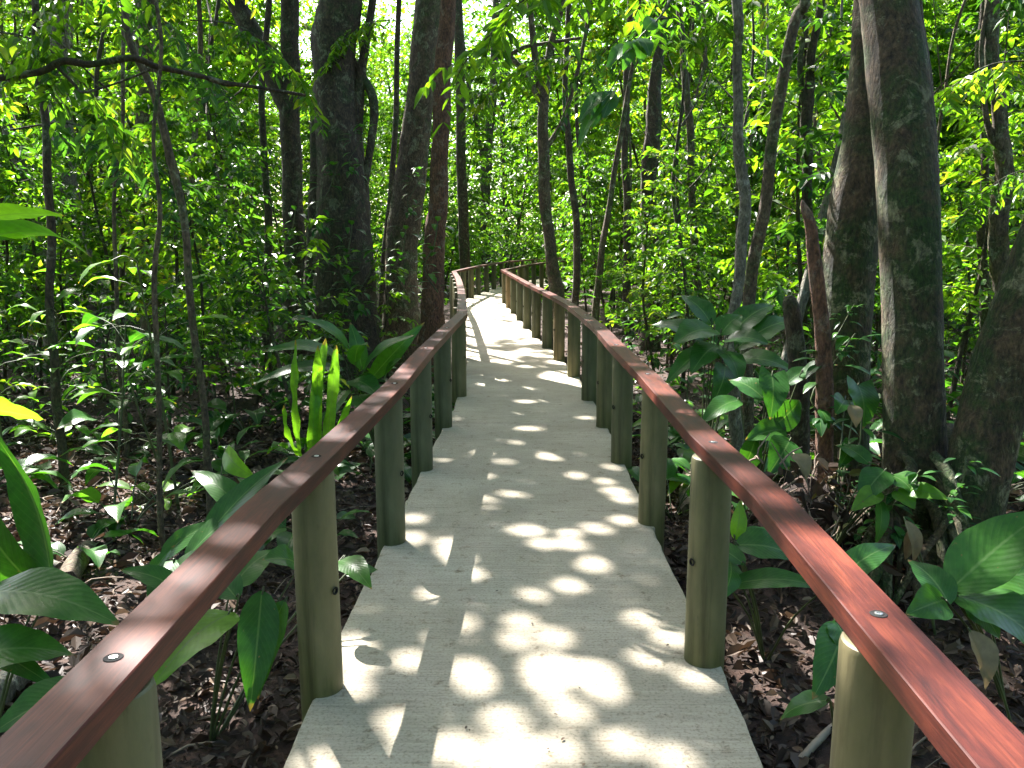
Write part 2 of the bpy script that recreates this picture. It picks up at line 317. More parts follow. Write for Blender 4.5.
def big_leaf(mb, B, T, width, side=None, bow=0.12, fold=0.18, wav=0.02, shape='ovate', nl=14, curl=0.0, seed=0, nrm=(0, 0, 1)):
    """one large leaf from B (base) to T (tip)"""
    B = np.asarray(B, float); T = np.asarray(T, float); L = np.linalg.norm(T-B); D = (T-B)/L
    nrm = np.asarray(nrm, float); S_ = np.cross(D, nrm)
    if np.linalg.norm(S_) < 1e-3: S_ = np.array([1., 0, 0])
    S_ /= np.linalg.norm(S_); U = np.cross(S_, D)
    t = np.linspace(0, 1, nl); x = np.array([-1, -.72, -.38, 0, .38, .72, 1])
    if shape == 'ovate': w_ = np.sin(np.pi*t**0.72)**0.85*(1-0.25*t)
    elif shape == 'strap': w_ = np.minimum(1, (t/0.15)**.6+.15)*np.clip((1-t)/0.22, 0, 1)**0.6
    elif shape == 'heart': w_ = np.sin(np.pi*(0.10+0.90*t)**0.62)**0.8*(1.1-0.2*t)
    else: w_ = np.sin(np.pi*t**0.85)**1.0
    w_[-1] = 0.0; w_[0] = max(w_[0], .03); w_ = w_/w_.max()*width/2
    rs = np.random.default_rng(seed); p1, p2 = rs.uniform(0, 6.28, 2)
    C = B+D*(t[:, None]*L)+U*(np.sin(np.pi*t)*bow*L)[:, None]
    ax = np.abs(x)[None]
    wave = wav*width*8*ax**2*(np.sin(t[:, None]*17+p1+x[None]*1.5)+.5*np.sin(t[:, None]*31+p2))*0.12
    hgt = fold*ax*w_[:, None]+wave-curl*(ax**2)*w_[:, None]
    V = C[:, None]+S_*(x[None]*w_[:, None])[..., None]+U*hgt[..., None]
    uv = np.stack(np.broadcast_arrays(t[:, None]*1.0, x[None]), -1).reshape(-1, 2)
    if shape == 'heart':                          # lobes reaching back past the stalk
        back = (np.clip(1-t*5, 0, 1)[:, None]*ax*(1-ax*0.3))*L*0.22; V = V-D*back[..., None]
    k = len(x); i = np.arange(nl-1)[:, None]*k; j = np.arange(k-1)[None]
    Q = np.stack([i+j, i+j+1, i+k+j+1, i+k+j], -1).reshape(-1, 4)
    mb.add(V.reshape(-1, 3), Q, uv)

# ------------------------------------------------------------------ the deck (path)
LE = [(-0.71, -1.0), (-0.705, 2.4), (-0.70, 3.3), (-0.678, 4.2), (-0.655, 5.07), (-0.625, 6.5), (-0.57, 8.1), (-0.56, 10.4), (-0.66, 12.3), (-0.80, 15.0), (-1.03, 18.2), (-1.36, 22.6), (-0.98, 26.3), (-0.38, 30.5), (0.7, 34.5), (2.6, 38.5), (6.0, 42.0)]
RE = [(0.76, -1.0), (0.76, 2.4), (0.79, 3.0), (0.80, 4.6), (0.81, 6.0), (0.83, 7.1), (0.82, 8.5), (0.79, 10.0), (0.62, 12.2), (0.40, 14.4), (0.22, 16.6), (-0.18, 21.8), (0.3, 25.3), (0.9, 29.0), (2.0, 32.5), (3.9, 35.5), (7.2, 39.0)]
LE = np.array(LE); RE = np.array(RE)
def edge_x(E, y): return np.interp(y, E[:, 1], E[:, 0])
def slab(mb, a, b_, c_, d, z1=0.0, z0=-0.11):
    """a b on the near end (left, right), d c on the far end; broken bevelled arris"""
    e = 0.004
    def ins(p, q, r_):
        p = np.array(p); v1 = np.array(q)-p; v2 = np.array(r_)-p; return p+v1/np.linalg.norm(v1)*e+v2/np.linalg.norm(v2)*e
    o = [a, b_, c_, d]; i_ = [ins(a, b_, d), ins(b_, a, c_), ins(c_, d, b_), ins(d, a, c_)]
    V = [(*p, z0) for p in o]+[(*p, z1-e) for p in o]+[(*p, z1) for p in i_]
    Q = [[3, 2, 1, 0], [8, 9, 10, 11]]
    for k in range(4):
        q = (k+1) % 4; Q += [[k, q, 4+q, 4+k], [4+k, 4+q, 8+q, 8+k]]
    mb.add(V, Q)
mb = MB()
ys = [-1.0, 1.55, 4.6, 7.4, 10.2, 12.6, 15.2, 17.8, 20.4, 22.6]
segs = []
for y0, y1 in zip(ys[:-1], ys[1:]):
    sub = [y0]+[y for y in np.unique(np.round(np.concatenate([LE[:, 1], RE[:, 1]]), 2)) if y0+.25 < y < y1-.25][:0]+[y1]
    g = 0.0025
    rr_ = rng.uniform(-.006, .006, 4)
    nr = max(3, int((y1-y0)/.07)); yr = np.linspace(y0+g, y1-g, nr); z1 = rng.uniform(-.0015, .001); t_ = np.linspace(0, 1, nr)
    jl = np.cumsum(rng.normal(0, .0022, nr)); jr = np.cumsum(rng.normal(0, .0022, nr)); jl -= jl.mean(); jr -= jr.mean()
    xl = edge_x(LE, yr)+jl+rr_[0]; xr = edge_x(RE, yr)+jr+rr_[1]
    el_ = .004+.016*np.clip(rng.normal(-.6, 1, nr), 0, 1.3); er_ = .004+.016*np.clip(rng.normal(-.6, 1, nr), 0, 1.3); zz = np.full(nr, z1)
    zz[0] -= .003; zz[-1] -= .003
    sec_ = np.stack([np.stack([xl, yr, zz*0-.11], 1), np.stack([xl, yr, zz-el_*.8], 1), np.stack([xl+el_, yr, zz], 1), np.stack([xr-er_, yr, zz], 1), np.stack([xr, yr, zz-er_*.8], 1), np.stack([xr, yr, zz*0-.11], 1)], 1)
    Qs = [[a_*6+k_, a_*6+(k_+1) % 6, (a_+1)*6+(k_+1) % 6, (a_+1)*6+k_] for a_ in range(nr-1) for k_ in range(6)]
    for o_ in (0, (nr-1)*6): Qs += [[o_, o_+1, o_+4, o_+5], [o_+1, o_+2, o_+3, o_+4]]
    mb.add(sec_.reshape(-1, 3), Qs)
for i in range(len(LE)-6, len(LE)-1):
    slab(mb, LE[i]+(0, 0.003), RE[i if i < len(RE) else -1]+(0, 0.003), RE[i+1], LE[i+1])
deck = mb.build('path', M['deck']); tag(deck, kind='structure')

# ------------------------------------------------------------------ railings
def poly_at(pts, s):
    pts = np.asarray(pts); d = np.r_[0, np.cumsum(np.linalg.norm(np.diff(pts, axis=0), axis=1))]
    return np.array([np.interp(s, d, pts[:, 0]), np.interp(s, d, pts[:, 1])])
def make_post(parent, x, y, facing, top=0.808, r=0.076, near=False, tilt=(0, 0)):
    mb = MB(); sides = 28 if near else 18
    th = np.linspace(0, 2*np.pi, sides, endpoint=False)
    prof = [(r, GZ-0.1), (r*1.004, 0.2), (r, 0.45), (r, top-0.016), (r*0.965, top-0.004), (r*0.90, top), (0.0005, top)]
    V = np.array([[(math.cos(a)*q+tilt[0]*z), (math.sin(a)*q+tilt[1]*z), z] for q, z in prof for a in th])
    Q = [[k*sides+j, k*sides+(j+1) % sides, (k+1)*sides+(j+1) % sides, (k+1)*sides+j] for k in range(len(prof)-1) for j in range(sides)]
    mb.add(V, Q); o = mb.build('post', M['post'], parent, 'angle'); o.location = (x, y, 0)
    # dark bolt recess facing the walkway, at mid height
    a0 = facing; h = 0.40+random.uniform(-.015, .015)
    hb = MB(); n = 14
    c = np.array([math.cos(a0), math.sin(a0), 0]); t = np.array([-math.sin(a0), math.cos(a0), 0]); u = np.array([0, 0, 1.])
    rings = [(0.015, r+0.004), (0.013, r+0.0055), (0.0095, r+0.0045), (0.0085, r-0.004), (0.0003, r-0.004)]
    V = []
    for q, dd in rings:
        for k in range(n):
            an = 2*math.pi*k/n; V.append(c*dd+(t*math.cos(an)+u*math.sin(an))*q+u*h)
    Q = [[k*n+j, k*n+(j+1) % n, (k+1)*n+(j+1) % n, (k+1)*n+j] for k in range(len(rings)-1) for j in range(n)]
    hb.add(V, Q); hb.build('bolt', M['black'], o)
    return o
def rail_board(parent, pts, z=0.81, wdt=0.112, th=0.052, name='handrail'):
    pts = np.array(pts, float); n = len(pts)
    d = np.diff(pts, axis=0); d /= np.linalg.norm(d, axis=1)[:, None]
    nr = np.stack([-d[:, 1], d[:, 0]], 1)
    mn = np.vstack([nr[0], nr[:-1]+nr[1:], nr[-1]]); mn /= np.linalg.norm(mn, axis=1)[:, None]
    cosx = np.r_[1, (mn[1:-1]*nr[:-1]).sum(1), 1]; mn = mn/cosx[:, None]
    e = 0.0025; hw = wdt/2
    sec = [(-hw+e, 0), (-hw, e), (-hw, th-e), (-hw+e, th), (hw-e, th), (hw, th-e), (hw, e), (hw-e, 0)]
    s = np.r_[0, np.cumsum(np.linalg.norm(np.diff(pts, axis=0), axis=1))]
    per = np.r_[0, np.cumsum(np.linalg.norm(np.diff(np.array(sec), axis=0), axis=1))]
    V = []; U = []
    off = random.uniform(0, 30)
    for i in range(n):
        for k, (a, b_) in enumerate(sec):
            V.append((pts[i, 0]+mn[i, 0]*a, pts[i, 1]+mn[i, 1]*a, z+b_)); U.append((s[i]+off, per[k]))
    m_ = len(sec); Q = [[i*m_+k, i*m_+(k+1) % m_, (i+1)*m_+(k+1) % m_, (i+1)*m_+k] for i in range(n-1) for k in range(m_)]
    for o_ in (0, (n-1)*m_):
        Q += [[o_+0, o_+1, o_+2, o_+7], [o_+2, o_+3, o_+6, o_+7][:4], [o_+3, o_+4, o_+5, o_+6]]
    mb = MB(); mb.add(V, Q, U); return mb.build(name, M['rail'], parent)
def rail_bolt(parent, x, y, z=0.8625):
    mb = MB(); n = 18
    prof = [(0.0175, 0.0004), (0.016, 0.0014), (0.0145, 0.0012), (0.012, 0.0006), (0.0003, 0.0006)]
    V = [(math.cos(2*math.pi*k/n)*q, math.sin(2*math.pi*k/n)*q, z_) for q, z_ in prof for k in range(n)]
    Q = [[k*n+j, k*n+(j+1) % n, (k+1)*n+(j+1) % n, (k+1)*n+j] for k in range(len(prof)-1) for j in range(n)]
    mb.add(V, Q); o = mb.build('bolt_recess', M['black'], parent); o.location = (x, y, z)
    mb = MB(); prof = [(0.0085, 0.0005), (0.008, 0.0026), (0.0045, 0.0032), (0.0042, 0.0018), (0.0003, 0.0018)]
    V = [(math.cos(2*math.pi*k/n)*q, math.sin(2*math.pi*k/n)*q, z_) for q, z_ in prof for k in range(n)]
    Q = [[k*n+j, k*n+(j+1) % n, (k+1)*n+(j+1) % n, (k+1)*n+j] for k in range(len(prof)-1) for j in range(n)]
    mb.add(V, Q); o2 = mb.build('bolt_head', M['steel'], parent); o2.location = (x, y, z)

Lposts = [(-0.725, 0.0), (-0.72, 1.42), (-0.69, 2.86), (-0.65, 4.38), (-0.637, 5.85), (-0.597, 7.25), (-0.550, 8.72)]
Lrest = [(-0.63, 10.2), (-0.72, 11.7), (-0.82, 13.2), (-0.93, 14.7), (-1.04, 16.2), (-1.16, 17.7), (-1.30, 19.2), (-1.44, 20.8),
         (-1.28, 22.4), (-1.14, 23.9), (-1.0, 25.3), (-0.80, 26.8), (-0.60, 28.3), (-0.36, 29.8), (0.0, 31.3), (0.4, 32.7), (0.85, 34.1), (1.45, 35.4), (2.1, 36.7), (2.9, 38.0), (3.9, 39.2)]
Rposts = [(0.755, 0.1), (0.735, 1.60), (0.744, 3.07), (0.803, 4.70), (0.80, 6.05), (0.81, 7.25), (0.782, 8.50), (0.735, 10.0), (0.636, 11.4), (0.527, 12.7), (0.402, 14.1), (0.277, 15.6), (0.163, 17.2), (0.044, 18.8), (-0.07, 20.4), (-0.18, 21.9)]
Rrest = [(0.03, 23.3), (0.22, 24.7), (0.44, 26.1), (0.70, 27.5), (1.0, 28.9), (1.45, 30.3), (1.95, 31.6), (2.6, 32.8), (3.4, 34.0), (4.4, 35.0)]
RL = empty('railing', (-0.7, 2.86, 0), 'left walkway railing, red hardwood handrail bolted on round khaki posts', 'railing', 'railings along the walkway')
RR = empty('railing', (0.735, 3.07, 0), 'right walkway railing, red hardwood handrail bolted on round khaki posts', 'railing', 'railings along the walkway')
for root, posts, fac in ((RL, Lposts+Lrest, -0.5), (RR, Rposts+Rrest, math.pi+0.5)):
    ox, oy = root.location[0], root.location[1]
    for i, (x, y) in enumerate(posts):
        make_post(root, x-ox, y-oy, fac, near=y < 9, tilt=(random.uniform(-.006, .006), random.uniform(-.004, .004)))
    root['_'] = 0; del root['_']
oxL, oyL = RL.location[0], RL.location[1]; oxR, oyR = RR.location[0], RR.location[1]
def shifted(pts, ox, oy, dx=0): return [(x-ox+dx, y-oy) for x, y in pts]
L = Lposts+Lrest
LR1 = [(-0.735, -0.6), (-0.714, 1.45), (-0.708, 2.3), (-0.672, 2.95), (-0.613, 4.38)]+[(x+.038, y) for x, y in L[4:7]]
LR2 = LR1[-1:]+[(x+.03, y) for x, y in L[7:15]]
rl1 = rail_board(RL, shifted(LR1, oxL, oyL))
rl2 = rail_board(RL, shifted(LR2, oxL, oyL), z=0.811)
rl3 = rail_board(RL, shifted(LR2[-1:]+L[15:], oxL, oyL), z=0.809)
R = Rposts+Rrest
RR1 = [(0.665, -0.6), (0.730, 1.5), (0.762, 2.4), (0.742, 3.2), (0.760, 4.7)]+[(x-.05, y) for x, y in R[4:16]]
rr1 = rail_board(RR, shifted(RR1, oxR, oyR))
rr2 = rail_board(RR, shifted(RR1[-1:]+R[16:], oxR, oyR), z=0.809)
LA = np.array(LR1); RA = np.array(RR1)
for x, y in L[1:7]: rail_bolt(rl1, np.interp(y, LA[:, 1], LA[:, 0])-oxL, y-oyL)
for x, y in R[1:15]: rail_bolt(rr1, np.interp(y, RA[:, 1], RA[:, 0])-oxR, y-oyR)

# ------------------------------------------------------------------ ground
def gz(x, y):
    x = np.asarray(x, float); y = np.asarray(y, float)
    h = 0.06*np.sin(x*0.9+1.3)*np.cos(y*0.7)+0.04*np.sin(x*2.3+y*1.7)+0.02*np.sin(x*5.1-y*4.3)
    edge = np.clip((np.abs(x-np.interp(y, LE[:, 1], (LE[:, 0]+RE[:, 0])/2))-0.6)/1.2, 0, 1)
    h = h*edge
    h = h+0.28*np.exp(-(((x-2.15)/0.95)**2+((y-4.7)/0.95)**2))       # mound at the big fused tree
    h = h+0.18*np.exp(-(((x-1.55)/0.4)**2+((y-4.6)/0.5)**2))
    far = np.clip((np.hypot(x, y)-12)/40, 0, 1)
    return GZ+h*(1-far*0.5)
xs = np.r_[-600, -300, -150, -80, -50, np.arange(-36, -12, 2), np.arange(-12, 12.01, 0.12), np.arange(14, 37, 2), 50, 80, 150, 300, 600]
yy = np.r_[-300, -100, -40, -15, -6, np.arange(-2, 16.01, 0.12), np.arange(17, 60, 1.5), 70, 100, 200, 400, 800]
X, Y = np.meshgrid(xs, yy); Z = gz(X, Y)
V = np.stack([X, Y, Z], -1).reshape(-1, 3); nx = len(xs)
i = np.arange(len(yy)-1)[:, None]*nx; j = np.arange(nx-1)[None]
Q = np.stack([i+j, i+j+1, i+nx+j+1, i+nx+j], -1).reshape(-1, 4)
tag(link('ground', mesh_np('ground', V, Q, M['soil'], True)), kind='structure')

def in_deck(x, y, m=0.0):
    return (x > edge_x(LE, y)-m) & (x < edge_x(RE, y)+m)
# litter: curled dead leaves
n = 95000
x = np.r_[rng.uniform(-7, 7, n), rng.uniform(-12, 12, 25000)]; y = np.r_[rng.uniform(1.2, 9, n), rng.uniform(7, 18, 25000)]
k = ~in_deck(x, y, 0.02); x, y = x[k], y[k]
k = np.abs(x) < 0.66*y+0.9; x, y = x[k], y[k]
B = np.stack([x, y, gz(x, y)+rng.uniform(0.003, 0.035, len(x))], 1)
a = rng.uniform(0, 6.28, len(x)); D = np.stack([np.cos(a), np.sin(a), rng.normal(0, .45, len(x))], 1)
Nn = np.stack([rng.normal(0, .7, len(x)), rng.normal(0, .7, len(x)), np.ones(len(x))], 1)
Ls = np.where(rng.random(len(x)) < .07, rng.uniform(.08, .15, len(x)), rng.uniform(0.02, 0.075, len(x))); V, Q, _ = leaf_quads(B, D, Nn, Ls, Ls*rng.uniform(.35, .6, len(x)), rng.uniform(0.2, .9, (len(x), 1)), 0.05)
tag(link('leaf_litter', mesh_np('leaf_litter', V, Q, M['litter'])), 'brown leaf litter covering the forest floor', 'leaf litter', kind='stuff')
# fallen twigs
mb = MB()
for q in range(420):
    x0 = rng.uniform(-6, 6); y0 = rng.uniform(1.5, 9)
    if in_deck(x0, y0, 0.35) or abs(x0) > .66*y0+.6: continue
    a = rng.uniform(0, 6.28); l_ = rng.uniform(.12, .5); z0 = float(gz(x0, y0))+.03
    r = rng.uniform(.0015, .005)
    x1 = x0+math.cos(a)*l_; y1 = y0+math.sin(a)*l_
    if in_deck(x1, y1, 0.05): continue
    tube(mb, [(x0, y0, z0, r), ((x0+x1)/2+rng.normal(0, .03), (y0+y1)/2+rng.normal(0, .03), z0+rng.uniform(0, .05), r), (x1, y1, z0+rng.uniform(-.02, .03), r*.6)], 5, 5)
tag(mb.build('fallen_twigs', M['twig'], None, True), 'thin brown twigs strewn over the leaf litter', 'twigs', kind='stuff')
# specks of leaf debris on the deck
mb = MB(); n = 90
px_ = rng.uniform(-.6, .7, n); py_ = 2.3+rng.uniform(0, 1, n)**1.5*8
B = np.stack([px_, py_, np.full(n, .006)], 1); a = rng.uniform(0, 6.28, n)
D = np.stack([np.cos(a), np.sin(a), np.zeros(n)], 1); Ls = rng.uniform(.005, .022, n)
k = in_deck(px_, py_, -0.05); V, Q, _ = leaf_quads(B[k], D[k], np.tile([0, 0, 1.], (k.sum(), 1)), Ls[k], Ls[k]*.5, .2, 0)
tag(link('leaf_debris', mesh_np('leaf_debris', V, Q, M['litter'])), 'dark crumbs of leaf scattered on the concrete deck', 'debris', kind='stuff')

# ------------------------------------------------------------------ trees
trees = []                                        # those whose crowns form the roof over the near part
def pxw(wpx, Y): return wpx/F*Y*0.92/2
def make_tree(name, label, Y, path, mat='bark', group=None, top=11.0, rough=0.06, flare=None, drift=(0, 0), limbs=(), canopy=True, sides=14, base_z=None, n=None, cat='tree'):
    """path rows: (px, py, width px[, Y]); first row the base"""
    pts = [np.r_[P(q[0], q[1], q[3] if len(q) > 3 else Y), pxw(q[2], q[3] if len(q) > 3 else Y)] for q in path]
    b0 = pts[0].copy(); gzb = float(gz(b0[0], b0[1]))-0.08
    if b0[2] > gzb+0.1: pts.insert(0, np.array([b0[0], b0[1], gzb, b0[3]*1.15]))
    else: pts[0][2] = gzb
    last = pts[-1]
    if top and top > last[2]+.5:
        hh = top-last[2]; dv = (pts[-1]-pts[-2])[:3]; dv = dv/max(dv[2], .2)
        for f in (0.35, 0.7, 1.0):
            pts.append(np.array([last[0]+dv[0]*hh*f*.5+drift[0]*f, last[1]+dv[1]*hh*f*.5+drift[1]*f, last[2]+hh*f, last[3]*(1-.55*f)]))
    o = pts[0][:3].copy(); root = empty(name, o, label, cat, group)
    mb = MB(); tube(mb, [np.r_[p[:3]-o, p[3]] for p in pts], n or len(pts)*9, sides, rough, len(trees)+3, flare)
    mb.build('trunk', M[mat], root, True)
    for lb in limbs:                              # visible limbs, each a part
        lp = [np.r_[P(q[0], q[1], q[3] if len(q) > 3 else Y)-o, pxw(q[2], q[3] if len(q) > 3 else Y)] for q in lb]
        m2 = MB(); tube(m2, lp, len(lp)*5, 8, rough, 5); m2.build('limb', M[mat], root, True)
    if canopy:
        tp = pts[-1]
        for q in range(4):
            a = random.uniform(0, 6.28); r = random.uniform(1.5, 3.2); s = tp[:3]-o; s2 = s-np.array([0, 0, random.uniform(.5, 2.5)])
            e = s2+np.array([math.cos(a)*r, math.sin(a)*r, random.uniform(1.5, 3)])
            m2 = MB(); tube(m2, [np.r_[s2, tp[3]*.8], np.r_[(s2+e)/2+[0, 0, .2], tp[3]*.55], np.r_[e, tp[3]*.25]], 7, 6, .05); m2.build('limb', M[mat], root, True)
        trees.append((root, tp[:2].copy(), o))
    return root, pts
GB = 'trees along the left of the walkway'; GR = 'trees along the right of the walkway'
# --- left
make_tree('big_tree', 'thick dark double-stemmed tree left of the walkway bend', 11.5, [(348, 345, 74), (345, 250, 58), (340, 150, 50), (334, 50, 44), (332, -30, 42)], 'bark_dark', GB, 9.0, .08, (1.0, .35, 5), (-3.2, 1),
          limbs=[[(312, 330, 30, 11.7), (318, 220, 24, 11.8), (322, 100, 18, 11.9), (326, -20, 14, 12)], [(352, 200, 16), (356, 110, 12), (366, 40, 9), (378, -20, 8)], [(352, 60, 9), (372, 100, 9), (368, 160, 8), (358, 230, 8)]])
make_tree('forked_tree', 'dark tree whose upper trunk leans hard left beside thick dark trunk', 13.0, [(296, 330, 26), (293, 200, 22), (290, 90, 20), (289, -20, 18)], 'bark_dark', GB, 12,
          limbs=[[(290, 110, 22), (272, 72, 22), (250, 30, 20), (228, -12, 18)]])
make_tree('mossy_tree', 'mottled green grey trunk leaning right just left of the path bend', 12.6, [(400, 330, 42), (401, 280, 36), (408, 200, 33), (418, 110, 30), (428, 30, 28), (434, -30, 26)], 'bark', GB, 9, .07, (.5, .3, 4), (1.5, 1))
make_tree('red_barked_tree', 'reddish brown slender trunk closest to left handrail at the bend', 11.0, [(431, 335, 28), (433, 290, 24), (437, 200, 20), (443, 100, 18), (448, -20, 15)], 'bark_red', GB, 11.5, .1, (.4, .3, 4))
make_tree('pale_tree', 'pale grey straight trunk in the upper left background', 17, [(70, 330, 26), (66, 200, 22), (60, 80, 20), (58, -20, 18)], 'bark_pale', GB, 12)
make_tree('grey_tree', 'grey trunk standing behind the thin leaning saplings at left', 14, [(155, 330, 30), (150, 240, 26), (147, 120, 23), (144, -20, 20)], 'bark', GB, 10, drift=(-2.5, 0))
make_tree('leaning_tree', 'grey trunk leaning left at the far left edge of the woods', 12, [(52, 330, 22), (36, 240, 20), (18, 160, 18), (-5, 80, 16), (-30, -20, 15)], 'bark_pale', GB, 11)
make_tree('slender_tree', 'very dark slender straight trunk right of the red barked tree', 26.5, [(466, 300, 12), (463, 200, 11), (460, 90, 10), (457, -20, 9)], 'bark_dark', GB, 11)
make_tree('slender_tree', 'dark slender trunk forking low in front of the far bright gap', 41, [(488, 300, 11), (485, 230, 11), (487, 160, 10), (493, 90, 9), (497, -20, 8)], 'bark_dark', GB, 11, limbs=[[(484, 165, 6), (476, 120, 5), (468, 80, 4.5), (462, 30, 4)]])
make_tree('thin_tree', 'thin straight stem in the middle of the far bright gap', 43, [(506, 300, 6), (505, 200, 5), (502, 100, 5), (503, -20, 4)], 'bark_dark', GB, 10)
make_tree('thin_tree', 'thin brown stem rising beside the bend of the left railing', 15, [(381, 320, 8), (388, 220, 7), (396, 120, 6), (399, -20, 5)], 'bark_dark', GB, 10)
make_tree('thin_tree', 'thin dark stem between the forked tree and thick dark tree', 12, [(270, 330, 9), (268, 220, 8), (262, 120, 7), (270, -20, 6)], 'bark_dark', GB, 10)
# --- right
make_tree('branching_tree', 'dark brown tree with spreading low branches right of the far path', 14, [(556, 305, 17), (551, 250, 13), (544, 180, 12), (543, 110, 11), (553, 40, 7), (566, -20, 6)], 'bark', GR, 11,
          limbs=[[(543, 108, 7), (528, 78, 6), (508, 54, 5), (488, 36, 3.5)], [(541, 95, 8), (534, 50, 7), (528, -15, 6)], [(546, 150, 6), (562, 120, 5), (580, 60, 4), (590, 0, 4)], [(509, 55, 4.5), (525, 47, 4), (548, 43, 3.5), (580, 38, 3)]])
make_tree('dark_tree', 'dark knotty trunk midway between the path and grey curved sapling', 15, [(652, 310, 22), (651, 250, 17), (648, 190, 18), (653, 120, 14), (660, 40, 12), (664, -20, 11)], 'bark_dark', GR, 11, .16)
make_tree('dark_tree', 'thin dark trunk just left of the knotty one', 17, [(627, 300, 9), (627, 220, 8), (625, 160, 7), (628, 60, 7), (630, -20, 6)], 'bark_dark', GR, 10)
make_tree('crooked_tree', 'crooked leaning stem behind the right handrail posts', 14, [(596, 300, 8), (603, 250, 7), (612, 190, 6), (622, 120, 5), (634, 60, 4)], 'bark', GR, 8, .1)
make_tree('thin_tree', 'thin dark stem between crooked stem and branching tree', 16, [(575, 300, 8), (578, 240, 8), (570, 170, 7), (566, 90, 6), (570, -20, 5)], 'bark_dark', GR, 10)
make_tree('curved_tree', 'pale grey sapling with s-curved trunk right of the handrail', 6.6, [(738, 450, 16), (734, 380, 13), (733, 320, 12), (740, 250, 13), (745, 190, 12), (738, 120, 11), (736, 50, 10), (735, -30, 10)], 'bark_pale', GR, 10, .08, None, (0, 2))
make_tree('leaning_sapling', 'brown sapling leaning right beside the grey s-curved sapling', 6.9, [(744, 450, 15), (747, 340, 13), (752, 280, 13), (764, 200, 13), (778, 110, 12), (796, 20, 11), (806, -30, 11)], 'bark', GR, 10, .08, None, (0, 2))
make_tree('dark_sapling', 'dark crooked sapling behind the leaning sapling', 9.5, [(818, 360, 13), (813, 270, 11), (808, 190, 11), (806, 120, 12), (812, 60, 9), (824, -20, 8)], 'bark_dark', GR, 10, .1, limbs=[[(807, 120, 7), (800, 70, 6), (804, 20, 5), (796, -20, 5)]])
make_tree('background_tree', 'thin brown trunk in the light between the two saplings', 12, [(700, 330, 9), (695, 240, 8), (690, 150, 8), (684, 60, 7), (680, -20, 7)], 'bark', GR, 10)
make_tree('vine_tree', 'dark trunk with twisting vine at the right edge', 8.8, [(1002, 330, 22), (1000, 250, 18), (1003, 180, 18), (996, 90, 14), (992, -20, 12)], 'bark', GR, 11, .14,
          limbs=[[(1008, 300, 6), (990, 240, 6), (1006, 180, 6), (985, 120, 6), (982, 60, 5), (990, 0, 5)]])
make_tree('background_tree', 'thin dark trunk left of the vine covered one', 10, [(984, 330, 10), (982, 240, 9), (985, 150, 8), (980, 70, 8), (986, -20, 8)], 'bark_dark', GR, 10)
make_tree('background_tree', 'thin dark trunk behind the big fused tree at its right', 13, [(932, 330, 12), (934, 240, 11), (930, 120, 10), (922, 40, 9), (918, -20, 9)], 'bark_dark', GR, 10)
# --- big fused tree: three trunks from one swollen base
Yb = 4.65
o = np.array([2.2, Yb, 0.0]); o[2] = float(gz(o[0], o[1]))-.05
big = empty('fused_tree', o, 'massive mossy tree with three trunks fused at one swollen base', 'tree', GR)
def pp(rows): return [np.r_[P(q[0], q[1], q[3])-o, .95*pxw(q[2], q[3])] for q in rows]
mb = MB(); tube(mb, pp([(918, 700, 100, 4.55), (917, 600, 88, 4.55), (915, 500, 76, 4.55), (914, 400, 66, 4.55), (912, 300, 64, 4.6), (908, 200, 66, 4.65), (900, 100, 64, 4.75), (888, 0, 58, 4.9), (880, -80, 54, 5.0), (870, -400, 48, 5.4), (850, -1100, 30, 6)]), 60, 24, .025, 11, (.5, .3, 5)); mb.build('trunk', M['bark_big'], big, True)
mb = MB(); tube(mb, pp([(872, 640, 80, 5.0), (846, 500, 60, 5.1), (843, 400, 58, 5.2), (846, 300, 60, 5.3), (856, 200, 56, 5.35), (866, 120, 44, 5.4), (871, 0, 36, 5.5), (873, -80, 34, 5.6), (868, -400, 30, 6.2), (860, -900, 20, 7)]), 50, 22, .03, 12, (.4, .3, 4)); mb.build('trunk', M['bark_big'], big, True)
mb = MB(); tube(mb, pp([(950, 700, 110, 4.3), (958, 600, 90, 4.3), (968, 520, 76, 4.3), (982, 450, 70, 4.3), (1003, 370, 70, 4.3), (1030, 290, 66, 4.25), (1062, 200, 60, 4.2), (1095, 80, 52, 4.2), (1120, -100, 46, 4.3), (1140, -500, 38, 4.6), (1150, -1000, 25, 5)]), 60, 24, .025, 13, (.4, .3, 5)); mb.build('trunk', M['bark_big'], big, True)
mb = MB(); tube(mb, pp([(925, 720, 190, 4.6), (928, 640, 170, 4.6), (932, 570, 140, 4.6), (938, 505, 104, 4.6), (945, 450, 60, 4.7), (948, 425, 20, 4.75)]), 26, 28, .12, 14, (.5, .35, 6)); mb.build('root_swelling', M['bark_big'], big, True)
for q, (a, l_) in enumerate([(3.4, .75), (4.2, .7), (5.0, .8), (2.6, .6), (5.8, .6)]):
    m2 = MB(); s = P(925, 600, 4.6)-o; g = np.array([math.cos(a), math.sin(a), 0]); e1 = s+g*l_*.5; e2 = s+g*l_
    e1[2] = float(gz(*(e1+o)[:2]))-o[2]+.08; e2[2] = float(gz(*(e2+o)[:2]))-o[2]-.08
    tube(m2, [np.r_[s, .16], np.r_[e1, .09], np.r_[e2, .03]], 10, 10, .1, q); m2.build('root', M['bark_big'], big, True)
ra = np.random.default_rng(77)
